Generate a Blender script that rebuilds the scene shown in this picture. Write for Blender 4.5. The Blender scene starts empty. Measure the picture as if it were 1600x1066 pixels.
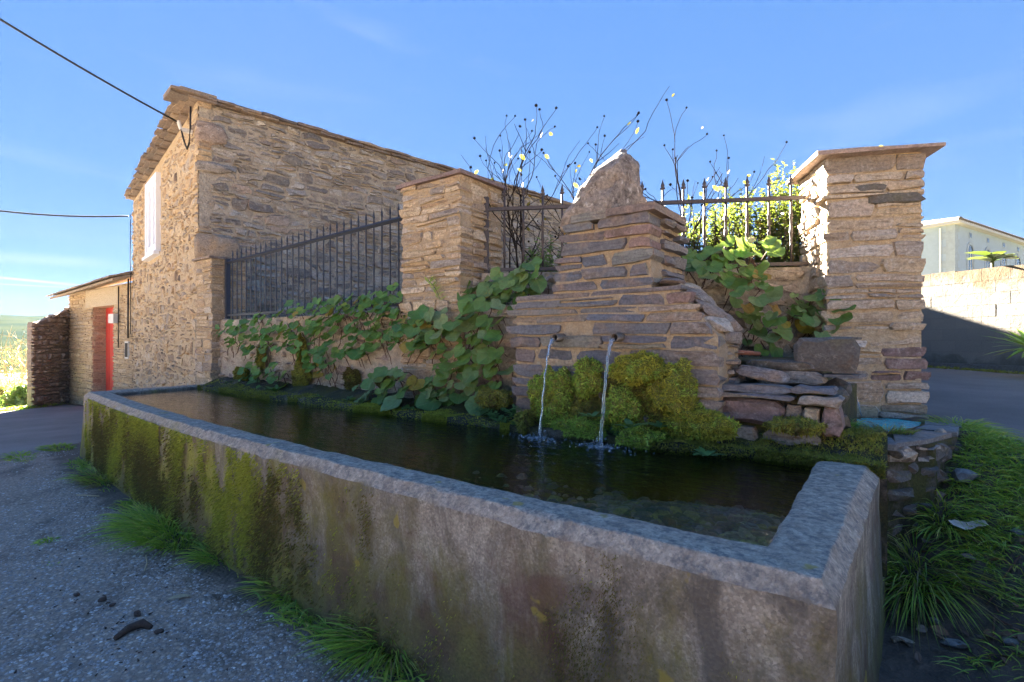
import bpy, math, random
import numpy as np
from mathutils import Vector, Matrix, noise

# ------------------------------------------------------------------ camera, sky, sun, exposure
SC = bpy.context.scene
COL = SC.collection
EYE = 1.43
YAW = math.radians(36.6)
FX, FY = -math.sin(YAW), math.cos(YAW)
RX, RY = math.cos(YAW), math.sin(YAW)
cam_d = bpy.data.cameras.new('camera')
cam = bpy.data.objects.new('camera', cam_d)
COL.objects.link(cam)
cam.location = (0, 0, EYE)
cam.rotation_euler = (math.radians(90), 0, YAW)
cam_d.lens = 18.0
cam_d.sensor_width = 36.0
cam_d.clip_start = 0.05
cam_d.clip_end = 30000
SC.camera = cam

SUN_DIR = Vector((-0.93, 0.548, 0.0)).normalized()      # horizontal direction towards the sun
SUN_EL = math.radians(21.5)
world = bpy.data.worlds.new('World')
SC.world = world
world.use_nodes = True
wt = world.node_tree
wt.nodes.clear()
W = wt.nodes.new
sky = W('ShaderNodeTexSky')
sky.sky_type = 'NISHITA'
sky.sun_disc = False
sky.sun_elevation = SUN_EL
sky.sun_rotation = math.atan2(SUN_DIR.x, SUN_DIR.y)
sky.altitude = 4000
sky.air_density = 1.0
sky.dust_density = 0.22
sky.ozone_density = 1.5
gam = W('ShaderNodeGamma'); gam.inputs[1].default_value = 0.20
tint = W('ShaderNodeMix'); tint.data_type = 'RGBA'; tint.blend_type = 'MULTIPLY'; tint.inputs[0].default_value = 1.0; tint.inputs[7].default_value = (0.92, 0.98, 1.10, 1)
hsv = W('ShaderNodeHueSaturation'); hsv.inputs['Saturation'].default_value = 2.4; hsv.inputs['Value'].default_value = 0.132; hsv.inputs['Hue'].default_value = 0.512
geo = W('ShaderNodeTexCoord')
mp = W('ShaderNodeMapping'); mp.inputs['Scale'].default_value = (1.0, 1.0, 7.0); mp.inputs['Rotation'].default_value = (0.08, 0.05, 0.6)
nz1 = W('ShaderNodeTexNoise'); nz1.inputs['Scale'].default_value = 2.1; nz1.inputs['Detail'].default_value = 7; nz1.inputs['Roughness'].default_value = 0.55; nz1.inputs['Distortion'].default_value = 0.6
cr = W('ShaderNodeValToRGB'); cr.color_ramp.elements[0].position = 0.58; cr.color_ramp.elements[1].position = 0.80
cr.color_ramp.elements[0].color = (0, 0, 0, 1); cr.color_ramp.elements[1].color = (0.16, 0.16, 0.16, 1)
mxc = W('ShaderNodeMix'); mxc.data_type = 'RGBA'
bg = W('ShaderNodeBackground'); bg.inputs['Strength'].default_value = 0.15
wo = W('ShaderNodeOutputWorld')
L = wt.links.new
L(sky.outputs[0], gam.inputs[0]); L(gam.outputs[0], tint.inputs[6]); L(tint.outputs[2], hsv.inputs['Color'])
L(geo.outputs['Generated'], mp.inputs[0]); L(mp.outputs[0], nz1.inputs['Vector']); L(nz1.outputs[0], cr.inputs[0])
L(cr.outputs[0], mxc.inputs['Factor']); L(hsv.outputs[0], mxc.inputs[6]); mxc.inputs[7].default_value = (0.19, 0.215, 0.25, 1)
# two thin vapour trails low in the west
def ray(px, py):
    cx, cy = (px - 800) / 800.0, (533 - py) / 800.0
    return Vector((FX + cx * RX, FY + cx * RY, cy)).normalized()
prev = mxc.outputs[2]
for (p, q, wd, amt) in (((-60, 428), (135, 447), 0.0028, 0.75), ((-60, 441), (120, 450), 0.0016, 0.55), ((-40, 400), (170, 412), 0.012, 0.22)):
    d1, d2 = ray(*p), ray(*q)
    nn = d1.cross(d2).normalized()
    dt = W('ShaderNodeVectorMath'); dt.operation = 'DOT_PRODUCT'; dt.inputs[1].default_value = nn
    ab = W('ShaderNodeMath'); ab.operation = 'ABSOLUTE'
    mr = W('ShaderNodeMapRange'); mr.inputs[1].default_value = 0.0; mr.inputs[2].default_value = wd; mr.inputs[3].default_value = amt; mr.inputs[4].default_value = 0.0; mr.interpolation_type = 'SMOOTHSTEP'
    da = W('ShaderNodeVectorMath'); da.operation = 'DOT_PRODUCT'; da.inputs[1].default_value = d1
    ma_ = W('ShaderNodeMapRange'); ma_.inputs[1].default_value = d1.dot(d2) - 0.004; ma_.inputs[2].default_value = d1.dot(d2) + 0.004
    mu = W('ShaderNodeMath'); mu.operation = 'MULTIPLY'
    mx_ = W('ShaderNodeMix'); mx_.data_type = 'RGBA'; mx_.inputs[7].default_value = (0.21, 0.23, 0.255, 1)
    L(geo.outputs['Generated'], dt.inputs[0]); L(dt.outputs['Value'], ab.inputs[0]); L(ab.outputs[0], mr.inputs[0])
    L(geo.outputs['Generated'], da.inputs[0]); L(da.outputs['Value'], ma_.inputs[0])
    L(mr.outputs[0], mu.inputs[0]); L(ma_.outputs[0], mu.inputs[1]); L(mu.outputs[0], mx_.inputs[0]); L(prev, mx_.inputs[6]); prev = mx_.outputs[2]
L(prev, bg.inputs['Color']); L(bg.outputs[0], wo.inputs['Surface'])

sun_d = bpy.data.lights.new('sun', 'SUN')
sun_d.energy = 5.0
sun_d.angle = math.radians(0.5)
sun_d.color = (1.0, 0.89, 0.74)
sun = bpy.data.objects.new('sun', sun_d)
COL.objects.link(sun)
sv = Vector((SUN_DIR.x * math.cos(SUN_EL), SUN_DIR.y * math.cos(SUN_EL), math.sin(SUN_EL)))
sun.rotation_euler = sv.to_track_quat('Z', 'Y').to_euler()

SC.view_settings.view_transform = 'Standard'
SC.view_settings.look = 'None'
SC.view_settings.exposure = 5.05
SC.view_settings.gamma = 1.0
SC.render.engine = 'CYCLES'
SC.cycles.use_denoising = True
SC.cycles.use_adaptive_sampling = False
SC.cycles.sample_clamp_indirect = 1.0
SC.cycles.max_bounces = 7
SC.cycles.diffuse_bounces = 4
SC.cycles.transparent_max_bounces = 12
SC.cycles.caustics_reflective = False

rng = random.Random(7)

# ------------------------------------------------------------------ helpers
ORG = {}

def at(px, py, d):
    """A point seen at (px, py) in the photograph, d metres ahead of the viewpoint."""
    cx, cy = (px - 800) / 800.0, (533 - py) / 800.0
    return Vector((d * (FX + cx * RX), d * (FY + cx * RY), EYE + d * cy))

def tag(o, label=None, cat=None, group=None, kind=None):
    if label: o['label'] = label
    if cat: o['category'] = cat
    if group: o['group'] = group
    if kind: o['kind'] = kind
    return o

def thing(name, loc, label, cat, group=None):
    o = bpy.data.objects.new(name, None)
    COL.objects.link(o)
    o.empty_display_size = 0.1
    o.location = loc
    ORG[o.name] = Vector(loc)
    return tag(o, label, cat, group, 'thing')

def link(name, me, loc, parent=None, kind=None):
    o = bpy.data.objects.new(name, me)
    COL.objects.link(o)
    loc = Vector(loc)
    ORG[o.name] = loc
    if parent is not None:
        o.parent = parent
        o.location = loc - ORG[parent.name]
    else:
        o.location = loc
    if kind: o['kind'] = kind
    return o

def make_mesh(name, verts, faces, mat, smooth=False, centre=True):
    v = np.asarray(verts, dtype=np.float64).reshape(-1, 3)
    c = np.zeros(3)
    if centre:
        lo, hi = v.min(0), v.max(0)
        c = np.array(((lo[0] + hi[0]) / 2, (lo[1] + hi[1]) / 2, lo[2]))
        v = v - c
    me = bpy.data.meshes.new(name)
    if isinstance(faces, np.ndarray):
        k = faces.shape[1]
        n = faces.shape[0]
        me.vertices.add(len(v)); me.vertices.foreach_set('co', v.ravel().astype(np.float32))
        me.loops.add(n * k); me.loops.foreach_set('vertex_index', faces.ravel().astype(np.int32))
        me.polygons.add(n); me.polygons.foreach_set('loop_start', np.arange(0, n * k, k, dtype=np.int32))
        me.update(calc_edges=True)
    else:
        me.from_pydata([tuple(p) for p in v], [], [tuple(f) for f in faces])
        me.update()
    if smooth:
        me.polygons.foreach_set('use_smooth', [True] * len(me.polygons))
        if smooth == 2: me.set_sharp_from_angle(angle=math.radians(32))
    if mat is not None: me.materials.append(mat)
    return me, c

def obj(name, verts, faces, mat, parent=None, smooth=False, kind=None):
    me, c = make_mesh(name, verts, faces, mat, smooth)
    return link(name, me, c, parent, kind)

class MB:
    """Collects simple shapes for one mesh."""
    def __init__(s): s.v = []; s.f = []
    def add(s, v, f):
        b = len(s.v); s.v += [tuple(p) for p in v]; s.f += [tuple(i + b for i in q) for q in f]
    def box(s, x0, x1, y0, y1, z0, z1, M=None):
        v = [(x, y, z) for z in (z0, z1) for y in (y0, y1) for x in (x0, x1)]
        if M is not None: v = [M @ Vector(p) for p in v]
        s.add(v, [(0, 2, 3, 1), (4, 5, 7, 6), (0, 1, 5, 4), (2, 6, 7, 3), (0, 4, 6, 2), (1, 3, 7, 5)])
    def fbox(s, fr, s0, s1, q0, q1, h0, h1):
        v = [fr.p(a, h, q) for h in (h0, h1) for q in (q0, q1) for a in (s0, s1)]
        s.add(v, [(0, 2, 3, 1), (4, 5, 7, 6), (0, 1, 5, 4), (2, 6, 7, 3), (0, 4, 6, 2), (1, 3, 7, 5)])
    def tube(s, pts, r, n=6, caps=True):
        pts = [Vector(p) for p in pts]
        if not isinstance(r, (list, tuple)): r = [r] * len(pts)
        rings = []
        up = Vector((0, 0, 1))
        for i, p in enumerate(pts):
            t = (pts[min(i + 1, len(pts) - 1)] - pts[max(i - 1, 0)])
            if t.length < 1e-9: t = Vector((0, 0, 1))
            t.normalize()
            a = t.cross(up if abs(t.z) < 0.95 else Vector((1, 0, 0))).normalized()
            b = a.cross(t)
            rings.append([p + (a * math.cos(2 * math.pi * k / n) + b * math.sin(2 * math.pi * k / n)) * r[i] for k in range(n)])
        v = [q for g in rings for q in g]
        f = []
        for i in range(len(pts) - 1):
            for k in range(n):
                f.append((i * n + k, i * n + (k + 1) % n, (i + 1) * n + (k + 1) % n, (i + 1) * n + k))
        if caps:
            f.append(tuple(range(n - 1, -1, -1))); f.append(tuple((len(pts) - 1) * n + k for k in range(n)))
        s.add(v, f)
    def build(s, name, mat, parent=None, smooth=False, kind=None):
        return obj(name, s.v, s.f, mat, parent, smooth, kind)

class Frame:
    """A vertical face: s runs along it, h is the height, q stands out of it."""
    def __init__(self, p0, p1, side=1):
        self.o = Vector((p0[0], p0[1])); d = Vector((p1[0], p1[1])) - self.o
        self.len = d.length; self.d = d / self.len
        self.n = Vector((self.d.y, -self.d.x)) * side
    def p(self, s, h, q=0.0):
        a = self.o + self.d * s + self.n * q
        return (a.x, a.y, h)

def fbm(x, y, z, o=3):
    return noise.fractal(Vector((x, y, z)), 0.6, 2.1, o, noise_basis='PERLIN_ORIGINAL') if o > 1 else noise.noise(Vector((x, y, z)))

def sstep(a, b, x):
    t = max(0.0, min(1.0, (x - a) / (b - a))); return t * t * (3 - 2 * t)

# ------------------------------------------------------------------ materials
class NT:
    def __init__(s, name):
        s.m = bpy.data.materials.new(name); s.m.use_nodes = True
        s.t = s.m.node_tree; s.t.nodes.clear()
        s.out = s.t.nodes.new('ShaderNodeOutputMaterial')
        s.g = s.t.nodes.new('ShaderNodeNewGeometry'); s.oi = s.t.nodes.new('ShaderNodeObjectInfo')
        s.tc = s.t.nodes.new('ShaderNodeTexCoord')
    def n(s, ty, ins=None, **pr):
        nd = s.t.nodes.new('ShaderNode' + ty)
        for k, v in pr.items(): setattr(nd, k, v)
        for k, v in (ins or {}).items():
            if isinstance(v, bpy.types.NodeSocket): s.t.links.new(v, nd.inputs[k])
            elif v is not None: nd.inputs[k].default_value = v
        return nd
    def pos(s, sc=(1, 1, 1), rot=(0, 0, 0), src=None):
        return s.n('Mapping', {'Vector': src or s.g.outputs['Position'], 'Scale': sc, 'Rotation': rot}).outputs[0]
    def nz(s, scale, detail=4, rough=0.55, vec=None, dist=0.0):
        return s.n('TexNoise', {'Vector': vec or s.g.outputs['Position'], 'Scale': scale, 'Detail': detail, 'Roughness': rough, 'Distortion': dist}).outputs[0]
    def vor(s, scale, vec=None, feature='F1', out='Distance', rnd=1.0):
        return s.n('TexVoronoi', {'Vector': vec or s.g.outputs['Position'], 'Scale': scale, 'Randomness': rnd}, feature=feature).outputs[out]
    def ramp(s, fac, stops, interp='LINEAR'):
        nd = s.n('ValToRGB', {'Fac': fac}); r = nd.color_ramp; r.interpolation = interp
        while len(r.elements) < len(stops): r.elements.new(0.5)
        for e, (p, c) in zip(r.elements, stops):
            e.position = p; e.color = (c, c, c, 1) if not isinstance(c, (tuple, list)) else (*c, 1)
        return nd.outputs[0]
    def mix(s, f, a, b, blend='MIX'):
        nd = s.n('Mix', None, data_type='RGBA', blend_type=blend)
        for k, v in ((0, f), (6, a), (7, b)):
            if isinstance(v, bpy.types.NodeSocket): s.t.links.new(v, nd.inputs[k])
            elif isinstance(v, (tuple, list)): nd.inputs[k].default_value = (*v, 1)
            else: nd.inputs[k].default_value = v
        return nd.outputs[2]
    def ma(s, op, a, b=0.0, clamp=False):
        return s.n('Math', {0: a, 1: b}, operation=op, use_clamp=clamp).outputs[0]
    def sep(s, v=None):
        return s.n('SeparateXYZ', {0: v or s.g.outputs['Position']}).outputs
    def bump(s, h, dist, strength=1.0, nrm=None):
        i = {'Height': h, 'Distance': dist, 'Strength': strength}
        if nrm is not None: i['Normal'] = nrm
        return s.n('Bump', i).outputs[0]
    def rnd(s):
        return s.ma('FRACT', s.ma('ADD', s.oi.outputs['Random'], s.g.outputs['Random Per Island']))
    def done(s, col, rough=0.85, nrm=None, **kw):
        i = {'Base Color': col if isinstance(col, bpy.types.NodeSocket) else (*col, 1), 'Roughness': rough}
        if nrm is not None: i['Normal'] = nrm
        i.update(kw)
        b = s.n('BsdfPrincipled', i)
        s.t.links.new(b.outputs[0], s.out.inputs[0])
        return s.m

def stone_mat(name, cols, vein=(0.12, 0.07, 0.04), pale=(0.5, 0.46, 0.4), rust=(0.42, 0.22, 0.08), rust_amt=0.35, lichen=0.25, bumpd=0.018, sx=6.0, sz=34.0, dark=0.35, rough=0.85, patch=0.7, sat=0.84):
    t = NT(name)
    r = t.rnd()
    k = len(cols)
    base = t.ramp(r, [((i + 0.5) / k, c) for i, c in enumerate(cols)])
    off = t.n('CombineXYZ', {0: t.ma('MULTIPLY', r, 17.0), 1: t.ma('MULTIPLY', r, 31.0), 2: t.ma('MULTIPLY', r, 7.0)}).outputs[0]
    p = t.n('VectorMath', {0: t.g.outputs['Position'], 1: off}, operation='ADD').outputs[0]
    ps = t.pos((sx, sx, sz), src=p)
    strata = t.nz(1.0, 7, 0.66, ps, 0.35)
    fine = t.nz(48, 6, 0.75, p)
    blot = t.nz(4.5, 5, 0.6, p, 0.5)
    big = t.nz(patch, 3, 0.5)
    c = t.mix(t.ramp(strata, [(0.36, dark * 2.2 if dark * 2.2 < 1 else 1.0), (0.5, 0.0)]), base, vein)
    c = t.mix(t.ma('MULTIPLY', t.ramp(blot, [(0.50, 0.0), (0.68, 1.0)]), rust_amt), c, rust)
    c = t.mix(t.ma('MULTIPLY', t.ramp(big, [(0.45, 0.0), (0.62, 1.0)]), rust_amt * 0.7), c, t.mix(0.5, rust, base))
    spk = t.ma('MULTIPLY', t.ramp(t.nz(17, 6, 0.7, p, 0.4), [(0.55, 0.0), (0.66, 1.0)]), lichen)
    c = t.mix(spk, c, pale)
    c = t.mix(1.0, c, t.ramp(fine, [(0.28, 0.5), (0.5, 1.0), (0.7, 1.5)]), 'MULTIPLY')
    c = t.mix(t.ma('MULTIPLY', t.ramp(t.nz(26, 6, 0.7, t.pos((1, 1, 2.2), src=p), 0.6), [(0.34, 1.0), (0.42, 0.0)]), 0.55), c, vein)
    c = t.n('HueSaturation', {'Saturation': sat, 'Color': c}).outputs[0]
    h = t.ma('ADD', t.ma('MULTIPLY', strata, 1.0), t.ma('ADD', t.ma('MULTIPLY', fine, 0.22), t.ma('MULTIPLY', t.nz(14, 5, 0.6, p), 0.5)))
    return t.done(c, rough, t.bump(h, bumpd, 0.9))

def mortar_mat(name, col, col2, moss=0.0):
    t = NT(name)
    a = t.nz(9, 6, 0.65); f = t.nz(90, 4, 0.7); b = t.nz(2.2, 4, 0.6)
    c = t.mix(t.ramp(a, [(0.35, 0.0), (0.68, 1.0)]), col, col2)
    c = t.mix(0.7, c, t.ramp(f, [(0.3, 0.55), (0.7, 1.2)]), 'MULTIPLY')
    if moss > 0:
        c = t.mix(t.ma('MULTIPLY', t.ramp(b, [(0.5, 0.0), (0.62, 1.0)]), moss), c, (0.10, 0.075, 0.02))
    h = t.ma('ADD', t.ma('MULTIPLY', a, 1.0), t.ma('ADD', t.ma('MULTIPLY', f, 0.25), t.ma('MULTIPLY', t.vor(26), 0.6)))
    return t.done(c, 0.92, t.bump(h, 0.03, 0.9))

OCHRE = [(0.52, 0.36, 0.18), (0.58, 0.47, 0.33), (0.34, 0.25, 0.16), (0.50, 0.33, 0.14), (0.44, 0.39, 0.33), (0.24, 0.19, 0.15), (0.60, 0.46, 0.27), (0.52, 0.46, 0.38), (0.40, 0.25, 0.12), (0.30, 0.26, 0.23)]
M_pillar = stone_mat('schist_ochre', OCHRE, rust=(0.50, 0.28, 0.08), rust_amt=0.4, lichen=0.5, pale=(0.56, 0.51, 0.44), dark=0.28, bumpd=0.03)
M_pillar2 = stone_mat('schist_tan', [(0.54, 0.42, 0.28), (0.44, 0.39, 0.33), (0.56, 0.41, 0.21), (0.3, 0.25, 0.21), (0.6, 0.52, 0.42), (0.44, 0.29, 0.16), (0.58, 0.53, 0.46), (0.22, 0.19, 0.17), (0.5, 0.4, 0.28)], rust=(0.46, 0.27, 0.09), rust_amt=0.4, lichen=0.55, pale=(0.58, 0.53, 0.46), dark=0.28, bumpd=0.03)
M_purple = stone_mat('stone_purple', [(0.20, 0.12, 0.11), (0.25, 0.15, 0.12)], rust=(0.32, 0.2, 0.14), rust_amt=0.3, lichen=0.3, sx=9, sz=14)
M_dark = stone_mat('stone_dark', [(0.10, 0.09, 0.085), (0.13, 0.115, 0.10)], rust=(0.13, 0.12, 0.05), rust_amt=0.6, lichen=0.3, sx=9, sz=16)
M_slate = stone_mat('slate_blue', [(0.1, 0.12, 0.17), (0.24, 0.2, 0.155), (0.085, 0.095, 0.13), (0.18, 0.17, 0.17), (0.22, 0.14, 0.1), (0.12, 0.135, 0.175), (0.15, 0.155, 0.17), (0.1, 0.115, 0.16), (0.24, 0.23, 0.18), (0.15, 0.105, 0.095), (0.11, 0.125, 0.165)], vein=(0.05, 0.05, 0.06), rust=(0.36, 0.20, 0.08), rust_amt=0.45, lichen=0.22, pale=(0.36, 0.33, 0.28), sx=5, sz=46, bumpd=0.020, dark=0.25, rough=0.62)
M_schist = stone_mat('schist_grey', [(0.30, 0.25, 0.20), (0.22, 0.19, 0.17), (0.34, 0.25, 0.17), (0.20, 0.18, 0.18), (0.36, 0.30, 0.23)], rust=(0.42, 0.22, 0.09), rust_amt=0.45, lichen=0.4, bumpd=0.03)
M_gable = stone_mat('rubble_grey', [(0.36, 0.33, 0.29), (0.18, 0.165, 0.155), (0.46, 0.41, 0.35), (0.28, 0.24, 0.2), (0.52, 0.48, 0.42), (0.15, 0.14, 0.14), (0.4, 0.28, 0.2), (0.34, 0.32, 0.3), (0.22, 0.195, 0.17), (0.17, 0.15, 0.14)], vein=(0.10, 0.08, 0.06), rust=(0.34, 0.22, 0.13), rust_amt=0.25, lichen=0.5, pale=(0.54, 0.49, 0.42), sx=5, sz=22, bumpd=0.04, dark=0.38, patch=0.5)
M_front = stone_mat('rubble_ochre', [(0.54, 0.37, 0.18), (0.38, 0.29, 0.19), (0.58, 0.43, 0.24), (0.45, 0.39, 0.31), (0.3, 0.22, 0.15), (0.54, 0.34, 0.14), (0.52, 0.44, 0.33), (0.25, 0.2, 0.16)], rust=(0.52, 0.28, 0.07), rust_amt=0.5, lichen=0.35, pale=(0.55, 0.47, 0.35), sx=7, sz=14, bumpd=0.04, dark=0.3)
M_annex = stone_mat('annex_stone', [(0.48, 0.34, 0.17), (0.44, 0.32, 0.18), (0.52, 0.40, 0.24), (0.40, 0.28, 0.15)], rust=(0.5, 0.28, 0.09), rust_amt=0.35, lichen=0.25, sx=5, sz=20)
M_ruin = stone_mat('ruin_stone', [(0.36, 0.26, 0.19), (0.28, 0.21, 0.17), (0.44, 0.33, 0.24), (0.32, 0.25, 0.2)], rust=(0.3, 0.17, 0.09), rust_amt=0.4, lichen=0.3, sx=8, sz=14)
M_rubble = stone_mat('rubble_wall', [(0.42, 0.35, 0.27), (0.36, 0.28, 0.21), (0.48, 0.40, 0.31), (0.40, 0.28, 0.18), (0.28, 0.21, 0.19)], rust=(0.4, 0.24, 0.11), rust_amt=0.35, lichen=0.5, pale=(0.58, 0.52, 0.44), sx=8, sz=18, bumpd=0.03)
M_roofslate = stone_mat('roof_slate', [(0.16, 0.125, 0.11), (0.21, 0.16, 0.13), (0.13, 0.11, 0.10), (0.26, 0.19, 0.13), (0.32, 0.24, 0.16)], rust=(0.36, 0.22, 0.10), rust_amt=0.35, lichen=0.3, sx=6, sz=30)
M_capslate = stone_mat('cap_slate', [(0.17, 0.105, 0.095), (0.20, 0.13, 0.12)], rust=(0.26, 0.15, 0.10), rust_amt=0.4, lichen=0.15, sx=6, sz=30, rough=0.55)
M_capslate2 = stone_mat('cap_stone', [(0.36, 0.25, 0.19), (0.40, 0.29, 0.22)], rust=(0.42, 0.26, 0.15), rust_amt=0.4, lichen=0.2, sx=6, sz=30, rough=0.6)
M_boulder = stone_mat('boulder', [(0.27, 0.225, 0.19), (0.31, 0.26, 0.22)], vein=(0.09, 0.07, 0.06), rust=(0.46, 0.33, 0.22), rust_amt=0.5, lichen=0.75, pale=(0.60, 0.54, 0.48), sx=14, sz=14, bumpd=0.05, dark=0.45)
M_mort = mortar_mat('mortar_tan', (0.47, 0.37, 0.25), (0.38, 0.28, 0.17))
M_mort_o = mortar_mat('mortar_ochre', (0.58, 0.46, 0.31), (0.48, 0.35, 0.21))
M_mort_p = mortar_mat('mortar_pale', (0.50, 0.43, 0.34), (0.38, 0.31, 0.24), 0.5)
M_mort_g = mortar_mat('mortar_grey', (0.50, 0.43, 0.33), (0.30, 0.25, 0.20))
M_lintel = mortar_mat('lintel_plaster', (0.60, 0.50, 0.36), (0.55, 0.45, 0.31))
M_render_old = mortar_mat('old_render', (0.52, 0.45, 0.33), (0.36, 0.26, 0.13))

def simple(name, col, rough=0.6, metallic=0.0, nscale=20, amt=0.35, bumpd=0.002, **kw):
    t = NT(name)
    f = t.nz(nscale, 5, 0.65)
    c = t.mix(1.0, col, t.ramp(f, [(0.25, 1 - amt), (0.75, 1 + amt * 0.6)]), 'MULTIPLY')
    return t.done(c, rough, t.bump(f, bumpd, 0.6), Metallic=metallic, **kw)

M_iron = simple('iron_blue', (0.035, 0.042, 0.062), 0.5, 0.3, 60, 0.4)
M_iron2 = simple('iron_brown', (0.075, 0.062, 0.062), 0.5, 0.35, 60, 0.5)
M_white = simple('white_paint', (0.80, 0.82, 0.86), 0.4, 0, 12, 0.06)
M_red = simple('red_paint', (0.55, 0.055, 0.04), 0.5, 0, 8, 0.12)
M_blk = simple('black_cable', (0.015, 0.015, 0.017), 0.6, 0, 30, 0.2)
M_box = simple('meter_box', (0.66, 0.64, 0.60), 0.5, 0, 15, 0.1)
M_pipe = simple('pipe_steel', (0.22, 0.18, 0.14), 0.45, 0.6, 70, 0.5)
M_rustpipe = simple('pipe_rust', (0.34, 0.13, 0.075), 0.7, 0.1, 60, 0.4)
M_inside = simple('pipe_inside', (0.02, 0.016, 0.014), 0.8, 0, 30, 0.3)
M_bark = simple('bark', (0.14, 0.10, 0.07), 0.9, 0, 40, 0.5)
M_rosebark = simple('rose_bark', (0.035, 0.028, 0.025), 1.0, 0, 80, 0.4, **{'Specular IOR Level': 0.0})
M_hip = simple('rose_hip', (0.012, 0.007, 0.005), 1.0, 0, 60, 0.4, **{'Specular IOR Level': 0.0})
M_petal = simple('pale_petal', (0.72, 0.66, 0.52), 0.6, 0, 40, 0.15)
M_stem = simple('stem_green', (0.13, 0.14, 0.06), 0.6, 0, 40, 0.3)
M_deadstem = simple('stem_brown', (0.11, 0.055, 0.035), 0.8, 0, 40, 0.4)
M_straw = simple('straw', (0.45, 0.36, 0.22), 0.8, 0, 60, 0.3)
M_chip = simple('wood_chip', (0.50, 0.36, 0.26), 0.8, 0, 60, 0.3)
M_log = simple('rotten_wood', (0.085, 0.05, 0.035), 0.9, 0, 60, 0.5, 0.006)

def glass_dark():
    t = NT('window_glass')
    return t.done((0.10, 0.12, 0.15), 0.05, None, **{'IOR': 1.5})
M_glass = glass_dark()

def leaf_mat(name, cols, vein=(0.3, 0.36, 0.16), veinamt=0.5, rough=0.55, trans=0.25, nv=3.5, spots=0.0):
    t = NT(name)
    r = t.rnd(); k = len(cols)
    c = t.ramp(r, [((i + 0.5) / k, q) for i, q in enumerate(cols)])
    o = t.tc.outputs['Object']
    c = t.mix(0.6, c, t.ramp(t.nz(30, 4, 0.6), [(0.3, 0.6), (0.7, 1.3)]), 'MULTIPLY')
    nrm = None
    if veinamt > 0:
        x = t.sep(o)
        ang = t.n('Math', {0: x[0], 1: x[1]}, operation='ARCTAN2').outputs[0]
        w = t.ma('ABSOLUTE', t.ma('SINE', t.ma('MULTIPLY', ang, nv)))
        line = t.ramp(w, [(0.0, 1.0), (0.16, 0.0)])
        c = t.mix(t.ma('MULTIPLY', line, veinamt), c, vein)
        nrm = t.bump(t.ma('MULTIPLY', w, 1.0), 0.004, 0.6)
    if spots > 0:
        c = t.mix(t.ma('MULTIPLY', t.ramp(t.nz(45, 3, 0.5), [(0.6, 0.0), (0.66, 1.0)]), spots), c, (0.22, 0.11, 0.03))
    i = {'Base Color': c, 'Roughness': rough}
    if nrm is not None: i['Normal'] = nrm
    b = t.n('BsdfPrincipled', i)
    tr = t.n('BsdfTranslucent', {'Color': t.mix(0.5, c, (0.35, 0.45, 0.05))})
    mx = t.n('MixShader', {0: trans, 1: b.outputs[0], 2: tr.outputs[0]})
    t.t.links.new(mx.outputs[0], t.out.inputs[0])
    return t.m

M_leaf = leaf_mat('creeper_leaf', [(0.08, 0.21, 0.04), (0.11, 0.26, 0.045), (0.065, 0.18, 0.045), (0.13, 0.29, 0.05), (0.09, 0.22, 0.055), (0.07, 0.19, 0.06), (0.16, 0.27, 0.05)], spots=0.5)
M_leaf_big = leaf_mat('butterbur_leaf', [(0.116, 0.23, 0.055), (0.105, 0.221, 0.039), (0.175, 0.267, 0.094), (0.094, 0.193, 0.05), (0.152, 0.276, 0.05), (0.21, 0.285, 0.11)], spots=0.4)
M_leaf_yel = leaf_mat('yellow_leaf', [(0.30, 0.22, 0.03), (0.25, 0.15, 0.03), (0.36, 0.28, 0.04)], spots=0.8)
M_roseleaf = leaf_mat('rose_leaf', [(0.275, 0.165, 0.017), (0.231, 0.182, 0.028), (0.303, 0.121, 0.022)], veinamt=0, trans=0.4)
M_deadleaf = leaf_mat('dead_leaf', [(0.16, 0.085, 0.05), (0.22, 0.11, 0.055), (0.12, 0.07, 0.05), (0.20, 0.15, 0.12)], vein=(0.08, 0.04, 0.03), veinamt=0.5, rough=0.7, trans=0.1)
M_tanleaf = leaf_mat('tan_leaf', [(0.46, 0.24, 0.09)], vein=(0.3, 0.14, 0.05), veinamt=0.4, rough=0.7, trans=0.1)
M_hedge = leaf_mat('hedge_leaf', [(0.018, 0.036, 0.009), (0.025, 0.045, 0.011), (0.014, 0.03, 0.009), (0.035, 0.055, 0.013)], veinamt=0, trans=0.35)
M_shrub = leaf_mat('shrub_leaf', [(0.05, 0.085, 0.02), (0.07, 0.10, 0.025), (0.04, 0.075, 0.02)], veinamt=0, trans=0.35)
M_herb = leaf_mat('herb_leaf', [(0.128, 0.24, 0.072), (0.16, 0.288, 0.08), (0.112, 0.208, 0.08)], veinamt=0, trans=0.3)
M_kale = leaf_mat('kale_leaf', [(0.03, 0.075, 0.02), (0.045, 0.095, 0.03)], vein=(0.4, 0.45, 0.3), veinamt=0.4, trans=0.2)
M_grass = leaf_mat('grass', [(0.247, 0.407, 0.046), (0.372, 0.532, 0.057), (0.199, 0.345, 0.057), (0.494, 0.594, 0.068), (0.297, 0.47, 0.068)], veinamt=0, trans=0.3)
M_grass_y = leaf_mat('grass_yellow', [(0.239, 0.43, 0.06), (0.359, 0.502, 0.072), (0.527, 0.478, 0.12), (0.191, 0.382, 0.072)], veinamt=0, trans=0.3)
M_grass_dry = leaf_mat('grass_dry', [(0.26, 0.20, 0.09), (0.18, 0.16, 0.06), (0.32, 0.26, 0.13)], veinamt=0, trans=0.3)
M_moss_y = leaf_mat('moss_yellow', [(0.46, 0.44, 0.05), (0.38, 0.4, 0.05), (0.54, 0.5, 0.07), (0.3, 0.3, 0.04)], veinamt=0, rough=0.8, trans=0.3)
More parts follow.
